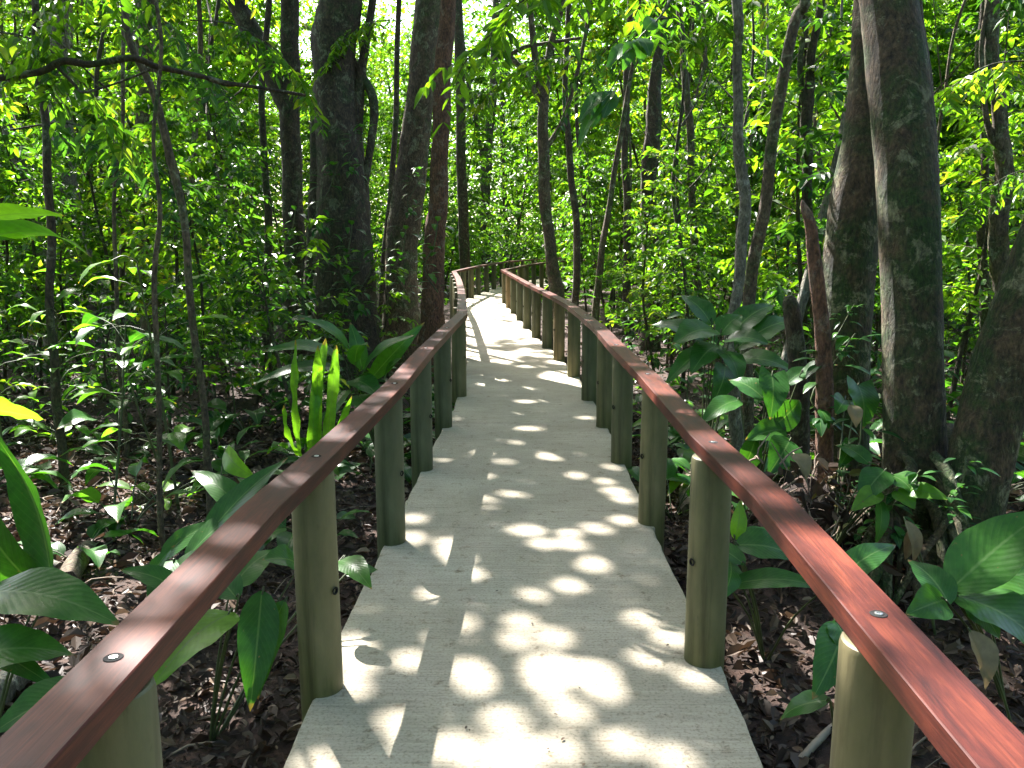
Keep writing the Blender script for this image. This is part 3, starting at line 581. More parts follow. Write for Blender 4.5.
for q in range(16):
    s = P(ra.uniform(878, 965), ra.uniform(470, 560), ra.uniform(4.12, 4.3))-o; e2 = s+np.array([ra.normal(-.05, .22), ra.uniform(-.35, -.05), 0]); e2[2] = float(gz(*(e2+o)[:2]))-o[2]-.04
    m2 = MB(); r0 = ra.uniform(.010, .035); md = (s+e2)/2+np.array([ra.normal(0, .05), -.06, ra.normal(.03, .05)])
    tube(m2, [np.r_[s+[0, .15, .06], r0*.8], np.r_[s, r0], np.r_[md, r0*.9], np.r_[e2, r0*.7]], 16, 8, .12, q); m2.build('root', M['bark_big'], big, True)
trees.append((big, np.array([2.0, 6.5]), o))
# --- thin saplings near left
make_tree('bare_sapling', 'thin dark sapling leaning across the upper left, nearly bare', 5.6, [(207, 470, 9), (205, 420, 8), (196, 320, 8), (184, 230, 8), (170, 160, 9), (150, 90, 8), (133, 40, 7), (118, -20, 6)], 'bark', GB, 7, .05, None, (-.5, 0), canopy=False, sides=8, cat='sapling')
make_tree('bare_sapling', 'thin straight bare stem left of the leaning sapling', 5.0, [(160, 530, 7), (159, 430, 6), (158, 300, 6), (160, 220, 5), (152, 150, 4), (158, 60, 4), (155, -20, 4)], 'bark', GB, 6, .05, canopy=False, sides=8, cat='sapling')
make_tree('bare_sapling', 'dark sapling near the left edge crossed by a bare branch', 6.5, [(56, 400, 10), (54, 330, 9), (50, 240, 9), (45, 150, 9), (40, 70, 8), (34, -20, 7)], 'bark_dark', GB, 8, .07, canopy=False, sides=8, cat='sapling')
make_tree('bare_sapling', 'thin stem hanging down in the upper left between saplings', 7.5, [(118, 340, 5), (117, 200, 4), (122, 100, 4), (120, -20, 4)], 'bark', GB, 7, .05, canopy=False, sides=7, cat='sapling')
# broken stumps right
def stem_thing(name, label, rows, mat, cat, part='trunk', rough=.1):
    p = [np.r_[P(q[0], q[1], q[3]), pxw(q[2], q[3])] for q in rows]; o = p[0][:3].copy()
    if p[0][2] > float(gz(o[0], o[1])) - .02: p[0][2] = float(gz(o[0], o[1]))-.05; o = p[0][:3].copy()
    r = empty(name, o, label, cat); mb = MB(); tube(mb, [np.r_[q[:3]-o, q[3]] for q in p], len(p)*6, 12, rough, 3); mb.build(part, M[mat], r, True); return r, o
stem_thing('dead_tree', 'reddish dead stem with broken top in front of the fused tree', [(826, 470, 20, 4.9), (824, 400, 18, 4.9), (822, 330, 16, 4.9), (815, 270, 15, 4.9), (810, 225, 12, 4.9), (804, 208, 8, 4.9), (802, 200, 2, 4.9)], 'bark_red', 'dead tree')
stem_thing('tree_stump', 'short rotten stump left of the reddish dead stem', [(802, 460, 22, 5.6), (799, 400, 20, 5.6), (795, 340, 19, 5.6), (790, 305, 17, 5.6), (788, 296, 9, 5.6)], 'bark_dark', 'stump')
# bare branch across the upper left
p = [np.r_[P(*q[:3]), pxw(q[3], q[2])] for q in [(-60, 88, 5.2, 8), (0, 78, 5.2, 8), (40, 72, 5.2, 8), (62, 61, 5.2, 8), (88, 64, 5.2, 7), (130, 57, 5.2, 7), (158, 66, 5.3, 6), (200, 75, 5.4, 5), (228, 83, 5.5, 6), (245, 85, 5.5, 4), (305, 95, 5.7, 3)]]
o = p[0][:3].copy(); r = empty('bare_branch', o, 'long bare dark branch stretching level across the upper left', 'branch')
mb = MB(); tube(mb, [np.r_[q[:3]-o, q[3]] for q in p], 40, 7, .12, 3); mb.build('branch', M['bark_dark'], r, True)
p2 = [np.r_[P(*q[:3])-o, pxw(q[3], q[2])] for q in [(55, 64, 5.2, 4), (75, 85, 5.2, 3.5), (85, 92, 5.2, 3), (120, 82, 5.3, 2.5), (150, 70, 5.3, 2)]]
mb = MB(); tube(mb, p2, 20, 6, .1, 4); mb.build('twig', M['bark_dark'], r, True)

# ------------------------------------------------------------------ canopy roof, split into the crowns of those trees
holes = []                                        # (x, y, ax, ay) gaps as thrown on the deck plane
def add_hole_px(px, py, rx, ry, z=0.0):
    c = G(px, py, z); c2 = G(px+rx, py, z); c3 = G(px, py-ry, z); c4 = G(px, py+ry, z)
    ax = c2[0]-c[0]; ay = (c3[1]-c4[1])/2; d = to_deck(c)
    holes.append((d[0], d[1], max(.036, ax-.056), max(.038, ay-.078)))
for cx, cy_, rx, ry in [(600,147,52,27),(490,213,46,20),(825,215,45,25),(575,305,60,28),(925,185,35,22),(545,78,48,16),(540,46,48,14),(845,50,60,20),(935,55,60,20),(425,28,22,18),(1000,120,40,15),(755,355,65,35),(870,345,60,30),(770,300,50,18),(420,425,60,26),(605,450,70,35),(630,500,65,38),(850,450,100,70),(940,460,100,60),(1010,460,80,50),(860,510,80,25),(935,585,62,36),(890,705,55,50),(740,690,100,60),(710,610,80,45),(560,700,75,50),(420,700,80,42),(760,740,80,40),(650,740,90,30),(232,380,38,56),(230,440,46,36),(225,510,28,30),(380,620,60,24),(120,760,30,12)]:
    add_hole_px(280+cx/3.2, 528+cy_/3.2, rx/3.2, ry/3.2)
for cx, cy_, rx, ry in [(175,120,60,17),(330,290,50,18),(415,350,55,32),(350,415,80,28),(500,478,70,38),(265,690,90,60),(430,740,90,45),(210,515,40,20),(190,5,40,10)]:
    add_hole_px(540+cx/3.2, 528+cy_/3.2, rx/3.2, ry/3.2)
for cx, cy_, rx, ry in [(540,315,55,11),(510,356,40,13),(360,350,22,13),(640,400,80,18),(790,440,35,12),(690,465,30,8),(422,230,28,7),(515,262,14,5),(440,150,60,16),(400,172,30,10),(525,188,35,9),(640,150,70,22),(690,180,30,18),(530,228,40,7),(600,225,12,6),(660,228,30,5),(710,212,25,5),(720,280,40,7),(375,310,20,8),(318,283,15,7),(385,540,45,18),(420,555,25,10),(495,522,25,8),(815,515,55,12),(840,540,45,14),(170,603,30,14),(165,670,25,22),(535,640,75,16),(755,632,40,22),(670,650,25,10),(840,607,40,8),(755,750,50,14),(260,412,15,6),(460,420,15,5),(390,392,20,8),(785,483,30,10)]:
    add_hole_px(360+cx/3.2, 330+cy_/3.2, rx/3.2, ry/3.2)
for q in [(1000,735,.26),(960,705,.16),(905,640,.05),(862,600,.08),(835,570,.05),(805,540,.09),(775,500,.05),(745,475,.09),(715,440,.05),(690,415,.10),(660,385,.08),(640,365,.05),(620,345,.10),(590,320,.08),(570,307,.12),(150,605,.03),(190,575,.05),(235,535,.03),(290,480,.03),(402,372,.06),(370,400,.03),(440,340,.04),(455,315,.08)]:
    c = G(q[0], q[1], .86); d = to_deck(c); holes.append((d[0], d[1], q[2]*.5, q[2]*.7))
def hole_at(p, r): d = to_deck(p); holes.append((d[0], d[1], r, r*1.2))
hole_at(P(20, 417, 3.3), .10); hole_at(P(772, 393, 5.0), .2); hole_at(P(330, 380, 6.2), .2); hole_at(P(315, 400, 6.2), .2); hole_at(P(120, 480, 4.8), .12)
hole_at(P(350, 335, 6.4), .16); hole_at(P(275, 375, 6.4), .14); hole_at(P(200, 450, 4.8), .14); hole_at(P(200, 640, 2.9), .10); hole_at(P(990, 570, 3.2), .1); hole_at(P(1000, 620, 3.2), .12)
hole_at(P(840, 612, 1.6), .05); hole_at(P(137, 690, 1.4), .05); hole_at(P(80, 300, 5.5), .3); hole_at(P(45, 250, 6), .4)
hole_at(P(885, 60, 4.7), .10); hole_at(P(900, 200, 4.6), .08); hole_at(P(620, 75, 4.6), .2); hole_at(P(600, 300, 7), .2); hole_at(P(775, 450, 4.9), .1); hole_at(P(560, 610, 3.6), .0001)
hole_at(P(825, 660, 2.6), .1); hole_at(P(780, 500, 4.6), .16); hole_at(P(215, 620, 2.9), .08)
deckh = len(holes)
k_ = 0
while k_ < 420:                                   # random gaps away from the near deck
    u, v_ = rng.uniform(-11, 11), rng.uniform(-1, 13)
    if -1.1 < u < 1.15 and v_ < 11.5: continue
    r = 0.04+0.30*rng.random()**2.5; holes.append((u, v_, r, r*rng.uniform(1, 1.4))); k_ += 1
for q in range(330): holes.append((rng.uniform(-10, -2.0), rng.uniform(3.5, 13.5), *(lambda r: (r, r*1.3))(.05+.30*rng.random()**1.8)))
for q in range(150): holes.append((rng.uniform(2.5, 9), rng.uniform(3.5, 13.5), *(lambda r: (r, r*1.3))(.05+.26*rng.random()**1.8)))
holes = np.array(holes)
def canopy_leaves(n, ulo, uhi, vlo, vhi, zlo, zhi, ls, dens=None):
    u = rng.uniform(ulo, uhi, n); v_ = rng.uniform(vlo, vhi, n); z = rng.uniform(zlo, zhi, n)
    if dens is not None: k = rng.random(n) < dens(u, v_); u, v_, z = u[k], v_[k], z[k]
    m_ = len(u); B = np.stack([u+z*SUN[0]/SUN[2], v_+z*SUN[1]/SUN[2], z], 1)
    a = rng.uniform(0, 6.28, m_); D = np.stack([np.cos(a), np.sin(a), rng.normal(-.2, .35, m_)], 1)
    Nn = np.stack([rng.normal(0, .5, m_), rng.normal(.3, .5, m_), np.ones(m_)], 1)
    l_ = rng.uniform(.75, 1.25, m_)*ls; return (B-norm(D)*l_[:, None]/2, D, Nn, l_, l_*rng.uniform(.42, .58, m_))
def holes_filter(args, hs):
    B, D, Nn, l_, w_ = args; V, Q, V6 = leaf_quads(*args)
    pts = np.concatenate([V6, (V6[:, :1]+V6[:, 3:4])/2, (V6[:, 1:2]+V6[:, 5:6])/2, (V6[:, 2:3]+V6[:, 4:5])/2, (V6[:, 1:2]+V6[:, 2:3])/2, (V6[:, 4:5]+V6[:, 5:6])/2], 1)
    uv = to_deck(pts); keep = np.ones(len(B), bool); cen = uv[:, 6]; rad_ = l_*.8
    order = np.argsort(cen[:, 0]); cs = cen[order, 0]
    for hx, hy, ax, ay in hs:
        if ax < .001: continue
        R_ = max(ax, ay)+.3
        lo, hi = np.searchsorted(cs, [hx-R_, hx+R_]); idx = order[lo:hi]
        idx = idx[np.abs(cen[idx, 1]-hy) < R_]
        if len(idx) == 0: continue
        q = uv[idx]; d = ((q[..., 0]-hx)/(ax+.006))**2+((q[..., 1]-hy)/(ay+.006))**2
        keep[idx[(d < 1).any(1)]] = False
    return tuple(a[keep] for a in args)
def value_noise(x, y, s, seed=1):
    r = np.random.default_rng(seed).random((64, 64)); X_ = np.asarray(x)/s+100.3; Y_ = np.asarray(y)/s+100.7
    i0 = np.floor(X_).astype(int); j0 = np.floor(Y_).astype(int); f = X_-i0; g = Y_-j0; f = f*f*(3-2*f); g = g*g*(3-2*g)
    a = r[i0 % 64, j0 % 64]; b_ = r[(i0+1) % 64, j0 % 64]; c_ = r[i0 % 64, (j0+1) % 64]; d = r[(i0+1) % 64, (j0+1) % 64]
    return (a*(1-f)+b_*f)*(1-g)+(c_*(1-f)+d*f)*g
blocks = []
blocks.append(holes_filter(canopy_leaves(77000, -1.7, 1.8, 0.3, 10.7, 8.8, 11.5, .10), holes))          # tight roof over the near deck
blocks.append(holes_filter(canopy_leaves(85000, -11, 11, -1, 13, 9.5, 14.0, .19, lambda u, v_: np.where((np.abs(u+.15) < 1.3) | ((np.abs(u) < 1.5) & (v_ < 10.7)), .0, .95)*np.where(u > 4, .7, 1)*np.where((v_ > 7.5) & (np.abs(u+1) > 2.5), .55, 1)), holes))
def dens_far(u, v_):
    nz = value_noise(u, v_, 1.1, 3)*.6+value_noise(u, v_, .45, 5)*.4
    d = np.clip((nz-.44)*5, .02, 1)
    on = (u > edge_x(LE, v_)-.3) & (u < edge_x(RE, v_)+.3)
    return np.where(on, np.clip((value_noise(u, v_, .7, 9)*.6+value_noise(u, v_, .3, 8)*.4-.61)*8, .0, .7), d)
blocks.append(canopy_leaves(27000, -12, 12, 12.6, 30, 10, 15, .26, dens_far)); blocks.append(canopy_leaves(9000, -1.45, 1.15, 10.7, 13.2, 9, 11.5, .12, lambda u, v_: np.clip((value_noise(u, v_*1.6, .5, 19)*.6+value_noise(u, v_, .22, 8)*.4-.50)*6, 0, .8)))
blocks.append(canopy_leaves(20000, -14, 14, -14, -1, 10, 15, .32, lambda u, v_: .85+0*u))
tp = np.array([t[1] for t in trees])
allB = [np.concatenate([b_[i] for b_ in blocks]) for i in range(5)]
near = np.argmin(((allB[0][:, None, :2]-tp[None])**2).sum(-1)+1e-3*rng.random((len(allB[0]), len(tp))), 1)
counts = {}
for k_, (root, t2, o) in enumerate(trees):
    s = near == k_
    if s.sum() < 30: continue
    V, Q, _ = leaf_quads(*[a[s] for a in allB]); link('crown', mesh_np('crown', V-np.asarray(o), Q, M['leaf_canopy']), root)

# ------------------------------------------------------------------ understory prototypes
def sapling_mesh(h, nb, spread, ls, seed, lo=.3, pinn=8):
    """stem tube + sprays of leaves along drooping twigs"""
    r = np.random.default_rng(seed); st = MB()
    top = np.array([r.normal(0, .12)*h, r.normal(0, .12)*h, h]); mid = top*.5+np.array([r.normal(0, .06)*h, r.normal(0, .06)*h, 0])
    stem = crom([np.zeros(3), mid, top], 20)
    tube(st, [np.r_[0, 0, 0, .012+.004*h], np.r_[mid, .010+.002*h], np.r_[top, .004]], 12, 6, .05, seed)
    B, D, N_, L_ = [], [], [], []
    for k in range(nb):
        f = lo+(1-lo)*(k+.5)/nb; p0 = stem[int(f*19)]; a = k*2.4+r.normal(0, .5); ln = spread*(1.15-f*.7)*r.uniform(.6, 1.2)
        e = r.uniform(.1, .6); dirv = np.array([math.cos(a), math.sin(a), e])
        p1 = p0+dirv*ln*.5; p2 = p0+dirv*ln*np.array([1, 1, .6])-np.array([0, 0, .12*ln])
        tw = crom([p0, p1, p2], pinn+2); tube(st, [np.r_[p0, .006], np.r_[p1, .004], np.r_[p2, .0015]], 5, 4)
        nsub = 2 if ln > .5 else 1
        paths = [tw]
        for q in range(nsub):
            i0 = r.integers(2, pinn-1); a2 = a+r.choice([-1, 1])*r.uniform(.5, 1.0); l2 = ln*.5
            d2 = np.array([math.cos(a2), math.sin(a2), r.uniform(-.1, .4)]); s0 = tw[i0]
            paths.append(crom([s0, s0+d2*l2*.5, s0+d2*l2-np.array([0, 0, .15*l2])], max(4, pinn*2//3)))
        for pt in paths:
            tg = np.gradient(pt, axis=0); tg = norm(tg)
            for i_ in range(1, len(pt)):
                for sd in ((-1, 1) if i_ < len(pt)-1 else (0,)):
                    if r.random() < .12: continue
                    side = norm(np.cross(tg[i_], [0, 0, 1.])); d = tg[i_]*(.55 if sd else 1)+side*sd*.9+np.array([0, 0, r.normal(-.3, .45)])
                    B.append(pt[i_]+r.normal(0, .01, 3)); D.append(d); N_.append(np.array([r.normal(0, .6), r.normal(0, .6), 1])); L_.append(ls*r.uniform(.65, 1.25))
    B = np.array(B); L_ = np.array(L_)
    V, Q, _ = leaf_quads(B, np.array(D), np.array(N_), L_, L_*.50, .22, .16)
    return st, V, Q
def make_sapling(name, h, nb, spread, ls, seed, mat, lo=.3, pinn=8):
    st, V, Q = sapling_mesh(h, nb, spread, ls, seed, lo, pinn)
    root = bpy.data.objects.new(name, None); COL.objects.link(root)
    st.build('stem', M['bark_dark'], root, True); link('foliage', mesh_np('foliage', V, Q, M[mat]), root); return root
def place(proto_list, spots, label, cat, group, scale=(.8, 1.25), used=None, tilt=.08):
    for (x, y) in spots:
        p = proto_list[random.randrange(len(proto_list))]
        c = p if id(p) not in used and p.name not in used else None
        if c is None: c = copy_tree(p)
        else: used.add(p.name)
        c.location = (x, y, float(gz(x, y))-.03); c.rotation_euler = (random.uniform(-tilt, tilt), random.uniform(-tilt, tilt), random.uniform(0, 6.28))
        s = random.uniform(*scale); c.scale = (s, s, s*random.uniform(.9, 1.15)); tag(c, label, cat, group)
used = set()
sap_small = [make_sapling('understory_sapling', 1.7, 16, .55, .092, 20+i, m_, .25, 7) for i, m_ in enumerate(['leaf_mid', 'leaf_light', 'leaf_mid', 'leaf_dark'])]
sap_tall = [make_sapling('tall_sapling', 3.8, 40, .90, .112, 40+i, m_, .22, 9) for i, m_ in enumerate(['leaf_mid', 'leaf_light', 'leaf_mid', 'leaf_light', 'leaf_dark'])]
sap_giant = [make_sapling('young_tree', 8.0, 95, 1.7, .155, 60+i, m_, .15, 15) for i, m_ in enumerate(['leaf_light', 'leaf_mid', 'leaf_light'])]
def pick(n, ylo, yhi, clear, side=0, mind=.35, block=None, wid=.66):
    out = []; tries = 0
    while len(out) < n and tries < n*80:
        tries += 1
        y_ = ylo+(yhi-ylo)*random.random()**.85; x_ = random.uniform(-wid*y_-1.0, wid*y_+1.0)
        if side and x_*side < 0: continue
        c_ = float((edge_x(LE, y_)+edge_x(RE, y_))/2)
        if abs(x_-c_) < clear: continue
        if 0 < y_ < 8 and 1.2 < x_ < 3.6: continue
        if block:                                  # keep the near deck's light clear
            bad = False
            for zz, rr_ in block:
                u_, v_ = x_+.42*zz, y_-.8*zz
                if v_ < 19.5 and edge_x(LE, v_)-rr_ < u_ < edge_x(RE, v_)+rr_: bad = True
            if bad: continue
        if any((x_-a)**2+(y_-b_)**2 < mind*mind for a, b_ in out): continue
        out.append((x_, y_))
    return out
place(sap_small, pick(44, 6.6, 15, 1.6, block=[(1.2, .2)]), 'low leafy sapling in the understory', 'sapling', 'low saplings filling the understory', used=used)
place(sap_tall, pick(85, 8, 24, 1.8, block=[(2, .5), (3.4, .5)], mind=.7), 'tall thin leafy sapling in the understory', 'sapling', 'tall saplings filling the understory', used=used)
place(sap_giant, pick(64, 17, 36, 2.2, mind=1.2, block=[(3, 1.6), (5, 1.9), (7, 1.9), (9, 1.2)]), 'bright leafy young tree deep in the forest', 'tree', 'young trees deep in the forest', used=used)

def pole(seed, mat):
    r = np.random.default_rng(seed); root = bpy.data.objects.new('slender_tree', None); COL.objects.link(root); mb = MB(); z_ = np.linspace(0, 9, 6)
    tube(mb, [np.r_[r.normal(0, .16), r.normal(0, .1), z, .042-.003*z] for z in z_], 34, 7, .1, seed); mb.build('trunk', M[mat], root, True)
    for k in range(3):
        z = r.uniform(2.5, 7); a = r.uniform(0, 6.28); m2 = MB(); g = np.array([math.cos(a), math.sin(a), .9])
        tube(m2, [np.r_[0, 0, z, .016], np.r_[g*.5+[0, 0, z], .012], np.r_[g*1.3+[0, 0, z+.3], .005]], 9, 5, .08); m2.build('limb', M[mat], root, True)
    return root
place([pole(401, 'bark'), pole(402, 'bark_pale'), pole(403, 'bark_dark'), pole(404, 'bark')], pick(46, 8, 24, 1.7, block=[(2, .1), (4, .1), (6, .1), (8, .1)], mind=.9), 'thin bare stem rising through the understory', 'tree', 'thin stems rising through the understory', (.7, 1.5), used)

# far trees with own trunk and crown (shared meshes)
def far_tree(seed, mat, bm_):
    r = np.random.default_rng(seed); h = 15
    root = bpy.data.objects.new('forest_tree', None); COL.objects.link(root)
    mb = MB(); pts = [np.array([0, 0, -.2, .2]), np.array([r.normal(0, .25), 0, 4, .15]), np.array([r.normal(0, .5), r.normal(0, .3), 9, .11]), np.array([r.normal(0, .8), 0, h, .04])]
    tube(mb, pts, 22, 9, .08, seed); mb.build('trunk', M[bm_], root, True)
    B = []
    for k in range(26):
        z = r.uniform(4.5, h); a = r.uniform(0, 6.28); ln = r.uniform(1, 3)
        e = np.array([math.cos(a)*ln, math.sin(a)*ln, z+r.uniform(.2, 1.2)]); s0 = np.array([0, 0, z-.6])
        if k < 12: m2 = mb2 = MB(); tube(m2, [np.r_[s0, .05], np.r_[(s0+e)/2, .03], np.r_[e, .01]], 6, 5); m2.build('limb', M[bm_], root, True)
        n_ = 200; B.append(e+r.normal(0, 1, (n_, 3))*np.array([.75, .75, .38]))
    B = np.concatenate(B); n_ = len(B); a = r.uniform(0, 6.28, n_)
    D = np.stack([np.cos(a), np.sin(a), r.normal(-.3, .3, n_)], 1); l_ = r.uniform(.14, .25, n_)
    V, Q, _ = leaf_quads(B, D, np.stack([r.normal(0, .5, n_), r.normal(0, .5, n_), np.ones(n_)], 1), l_, l_*.48)
    link('crown', mesh_np('crown', V, Q, M[mat]), root); return root
ft = [far_tree(80, 'leaf_light', 'bark_dark'), far_tree(81, 'leaf_mid', 'bark'), far_tree(82, 'leaf_light', 'bark_dark')]
place(ft, pick(62, 23, 58, 2.6, mind=1.6, block=[(5.5, 2.8), (8, 3.2), (11, 3.2), (14, 2.8)]), 'slender dark trunked tree deep in the forest', 'tree', 'slender trees deep in the forest', (.75, 1.2), used)
# far wood as one mass
def mass(name, n, xr, yr, zr, ls, mat, seed, label, cat, thr=.42, s=2.2):
    r = np.random.default_rng(seed); x_ = r.uniform(*xr, n); y_ = r.uniform(*yr, n); z_ = zr[0]+(zr[1]-zr[0])*r.random(n)**1.25
    nz = value_noise(x_+z_*1.7, y_+z_*.9, s, seed)*.6+value_noise(x_-z_*1.1, z_*1.3+y_*.3, s*.5, seed+1)*.4
    k = (nz > thr) & (np.abs(x_) < .68*y_+2); c_ = (edge_x(LE, y_)+edge_x(RE, y_))/2; k &= (np.abs(x_-c_) > 1.5) | (y_ > 43)
    x_, y_, z_ = x_[k], y_[k], z_[k]; n = len(x_); a = r.uniform(0, 6.28, n)
    D = np.stack([np.cos(a), np.sin(a), r.normal(-.3, .3, n)], 1); l_ = r.uniform(.7, 1.3, n)*ls
    V, Q, _ = leaf_quads(np.stack([x_, y_, gz(x_, y_)+z_], 1), D, np.stack([r.normal(0, .5, n), r.normal(0, .5, n), np.ones(n)], 1), l_, l_*.48)
    tag(link(name, mesh_np(name, V, Q, M[mat])), label, cat, kind='stuff')
mass('distant_foliage', 110000, (-44, 44), (40, 66), (0, 19), .42, 'leaf_mid', 91, 'sunlit foliage of the far forest', 'foliage', .47, 3)
mass('sunlit_thicket', 42000, (-11, 13), (44, 64), (0, 13), .34, 'leaf_light', 95, 'sunlit yellow green thicket closing the view beyond the path', 'foliage', .36, 2.5)
mass('distant_undergrowth', 50000, (-30, 30), (18, 48), (0, 2.2), .22, 'leaf_mid', 92, 'dense green undergrowth beneath the far trees', 'undergrowth', .36)
mass('low_undergrowth', 16000, (-16, 16), (8.5, 19), (0, .55), .13, 'leaf_dark', 93, 'low dark seedlings carpeting the forest floor', 'undergrowth', .50, 1.2)

r_ = np.random.default_rng(5); n = 52000  # unseen forest leaves beside and behind the camera, added to block open sky light
a = r_.uniform(0, 6.28, n); q = r_.uniform(17, 27, n); x_ = q*np.sin(a); y_ = q*np.cos(a)-2; k = (y_ < 8) & ~((y_ > 0) & (np.abs(x_) < .66*y_+1)); x_, y_ = x_[k], y_[k]; n = len(x_)
a = r_.uniform(0, 6.28, n); D = np.stack([np.cos(a), np.sin(a), r_.normal(-.3, .3, n)], 1); l_ = r_.uniform(.45, .8, n)
V, Q, _ = leaf_quads(np.stack([x_, y_, GZ+r_.uniform(0, 13, n)], 1), D, np.stack([r_.normal(0, .8, n), r_.normal(0, .8, n), np.ones(n)], 1), l_, l_*.5)
tag(link('surrounding_foliage', mesh_np('surrounding_foliage', V, Q, M['leaf_mid'])), 'green wall of forest foliage out of view, added to dim the sky light', 'foliage', kind='stuff')

# ------------------------------------------------------------------ broad-leaved plants
def rosette(seed, n, L, W, mat='broad', shape='ovate', upright=.7):
    r = np.random.default_rng(seed); root = bpy.data.objects.new('broadleaf_plant', None); COL.objects.link(root)
    st = MB(); lf = MB()
    for k in range(n):
        a = k*2.4+r.normal(0, .3); e = upright*r.uniform(.6, 1.2); pl = L*r.uniform(.6, 1.2)
        d = np.array([math.cos(a)*math.cos(e), math.sin(a)*math.cos(e), math.sin(e)]); b_ = d*pl
        ll = L*r.uniform(.7, 1.15); dd = norm(np.array([math.cos(a), math.sin(a), r.uniform(-.5, .35)])); t_ = b_+dd*ll
        tube(st, [np.r_[0, 0, 0, .006], np.r_[b_*.55+[0, 0, .03], .005], np.r_[b_, .003]], 7, 5)
        big_leaf(lf, b_, t_, ll*W*r.uniform(.85, 1.15), bow=r.uniform(.08, .2), fold=r.uniform(.1, .35), wav=.03, shape=shape, nl=10, seed=k+seed, nrm=(r.normal(0, .2), r.normal(0, .2), 1))
    st.build('stem', M['stem'], root, True); lf.build('leaves', M[mat], root, True); return root
ros = [rosette(101, 9, .29, .50), rosette(102, 8, .32, .46, upright=.95), rosette(103, 10, .25, .52), rosette(104, 7, .30, .46, 'broad', 'heart', .8), rosette(105, 8, .26, .40, 'broad_light')]
place(ros, pick(60, 4.6, 14, 1.15, mind=.45), 'broad-leaved green plant on the forest floor', 'plant', 'broad-leaved plants on the forest floor', (.7, 1.3), used)
place(ros, [(P(x_, 300, y_)[0], y_) for x_, y_ in [(700, 6.2), (735, 5.9), (690, 7.3), (760, 6.8), (715, 8.2), (640, 9), (800, 6.3), (780, 7.5), (970, 6.5), (1010, 7.2), (860, 7.4), (660, 10), (680, 5.6), (745, 5.4), (720, 6.8), (775, 6.2), (700, 7.7), (830, 6.6), (810, 8.2), (670, 8.4), (990, 5.6), (1020, 6.2), (950, 7.2), (1000, 8.2), (650, 9.0), (735, 7.4), (390, 7.4), (372, 6.9), (410, 8.4), (350, 7.8), (300, 7.0), (420, 9.6), (110, 7.5), (60, 8.0), (240, 8.2)]],
      'broad-leaved green plant on the forest floor', 'plant', 'broad-leaved plants on the forest floor', (.9, 1.35), used)

def tall_broad(seed, mat, h=1.3, n=15, L=.26):
    r = np.random.default_rng(seed); root = bpy.data.objects.new('tall_broadleaf_plant', None); COL.objects.link(root)
    st = MB(); lf = MB(); tp_ = np.array([r.normal(0, .1), r.normal(0, .1), h]); tube(st, [np.r_[0, 0, 0, .010], np.r_[tp_*.5+[.03, .02, 0], .008], np.r_[tp_, .004]], 10, 6)
    for k in range(n):
        f = .25+.75*k/(n-1); s0 = tp_*f; a = k*2.4+r.normal(0, .4); g = np.array([math.cos(a), math.sin(a), 0]); b_ = s0+g*r.uniform(.10, .3)+[0, 0, r.uniform(.02, .15)]
        ll = L*r.uniform(.7, 1.2); t_ = b_+norm(g+[0, 0, r.uniform(-.55, .15)])*ll
        tube(st, [np.r_[s0, .004], np.r_[(s0+b_)/2+[0, 0, .03], .003], np.r_[b_, .002]], 6, 4)
        big_leaf(lf, b_, t_, ll*r.uniform(.38, .5), bow=r.uniform(.08, .2), fold=r.uniform(.1, .3), wav=.03, nl=9, seed=k+seed, nrm=(r.normal(0, .2), r.normal(0, .2), 1))
    st.build('stem', M['stem'], root, True); lf.build('leaves', M[mat], root, True); return root
tb = [tall_broad(201, 'broad_light'), tall_broad(202, 'broad', 1.0, 12, .32), tall_broad(203, 'broad_light', 1.6, 18, .22), tall_broad(204, 'broad', 1.3, 14, .28)]
place(tb, [(P(x_, 300, y_)[0], y_) for x_, y_ in [(95, 5.6), (50, 6.6), (150, 7.2), (20, 8), (110, 9), (230, 8.5), (200, 10.5), (285, 9.5), (165, 5.9), (-10, 6), (690, 8.6), (720, 9.8), (655, 11.5), (770, 9.0), (960, 7.8), (1000, 9), (1040, 6.8), (850, 9.5), (700, 12), (610, 14), (340, 8.6), (60, 11), (790, 11), (950, 11)]], 'tall broad-leaved shrub in the understory', 'shrub', 'tall broad-leaved shrubs in the understory', (.8, 1.25), used)
# climbers clinging to trunks
def climber(seed):
    r = np.random.default_rng(seed); root = bpy.data.objects.new('climbing_plant', None); COL.objects.link(root); st = MB(); lf = MB()
    v_ = [np.array([r.normal(0, .08), r.normal(0, .05), z]) for z in (0, .3, .6, .95)]; tube(st, [np.r_[q, .008] for q in v_], 10, 5)
    for k in range(22):
        s0 = crom(v_, 30)[r.integers(0, 29)]; a = r.uniform(3.3, 6.1); b_ = s0+np.array([math.cos(a), math.sin(a), .2])*r.uniform(.03, .16); t_ = b_+norm(np.array([math.cos(a+r.normal(0, .5)), math.sin(a), r.uniform(-.8, .3)]))*r.uniform(.12, .24)
        big_leaf(lf, b_, t_, .4*np.linalg.norm(t_-b_), nl=7, seed=k, bow=.1)
    st.build('vine', M['stem'], root, True); lf.build('leaves', M['broad'], root, True); return root
cl = [climber(301), climber(302)]
for k_, (x_, y_, Y_) in enumerate([(352, 262, 11.0), (332, 210, 11.0), (316, 290, 11.1), (372, 290, 10.9), (405, 262, 12.1), (360, 150, 11.0), (296, 240, 12.5), (650, 240, 14.6), (436, 262, 10.6), (418, 190, 12.0), (346, 320, 10.9), (845, 330, 5.0)]):
    c = cl[k_ % 2] if k_ < 2 else copy_tree(cl[k_ % 2]); g = P(x_, y_+30, Y_); c.location = g; s_ = random.uniform(.7, 1.1) if Y_ > 6 else .35; c.scale = (s_, s_, s_)
    tag(c, 'leafy climber clinging to a tree trunk', 'climber', 'leafy climbers clinging to trunks')

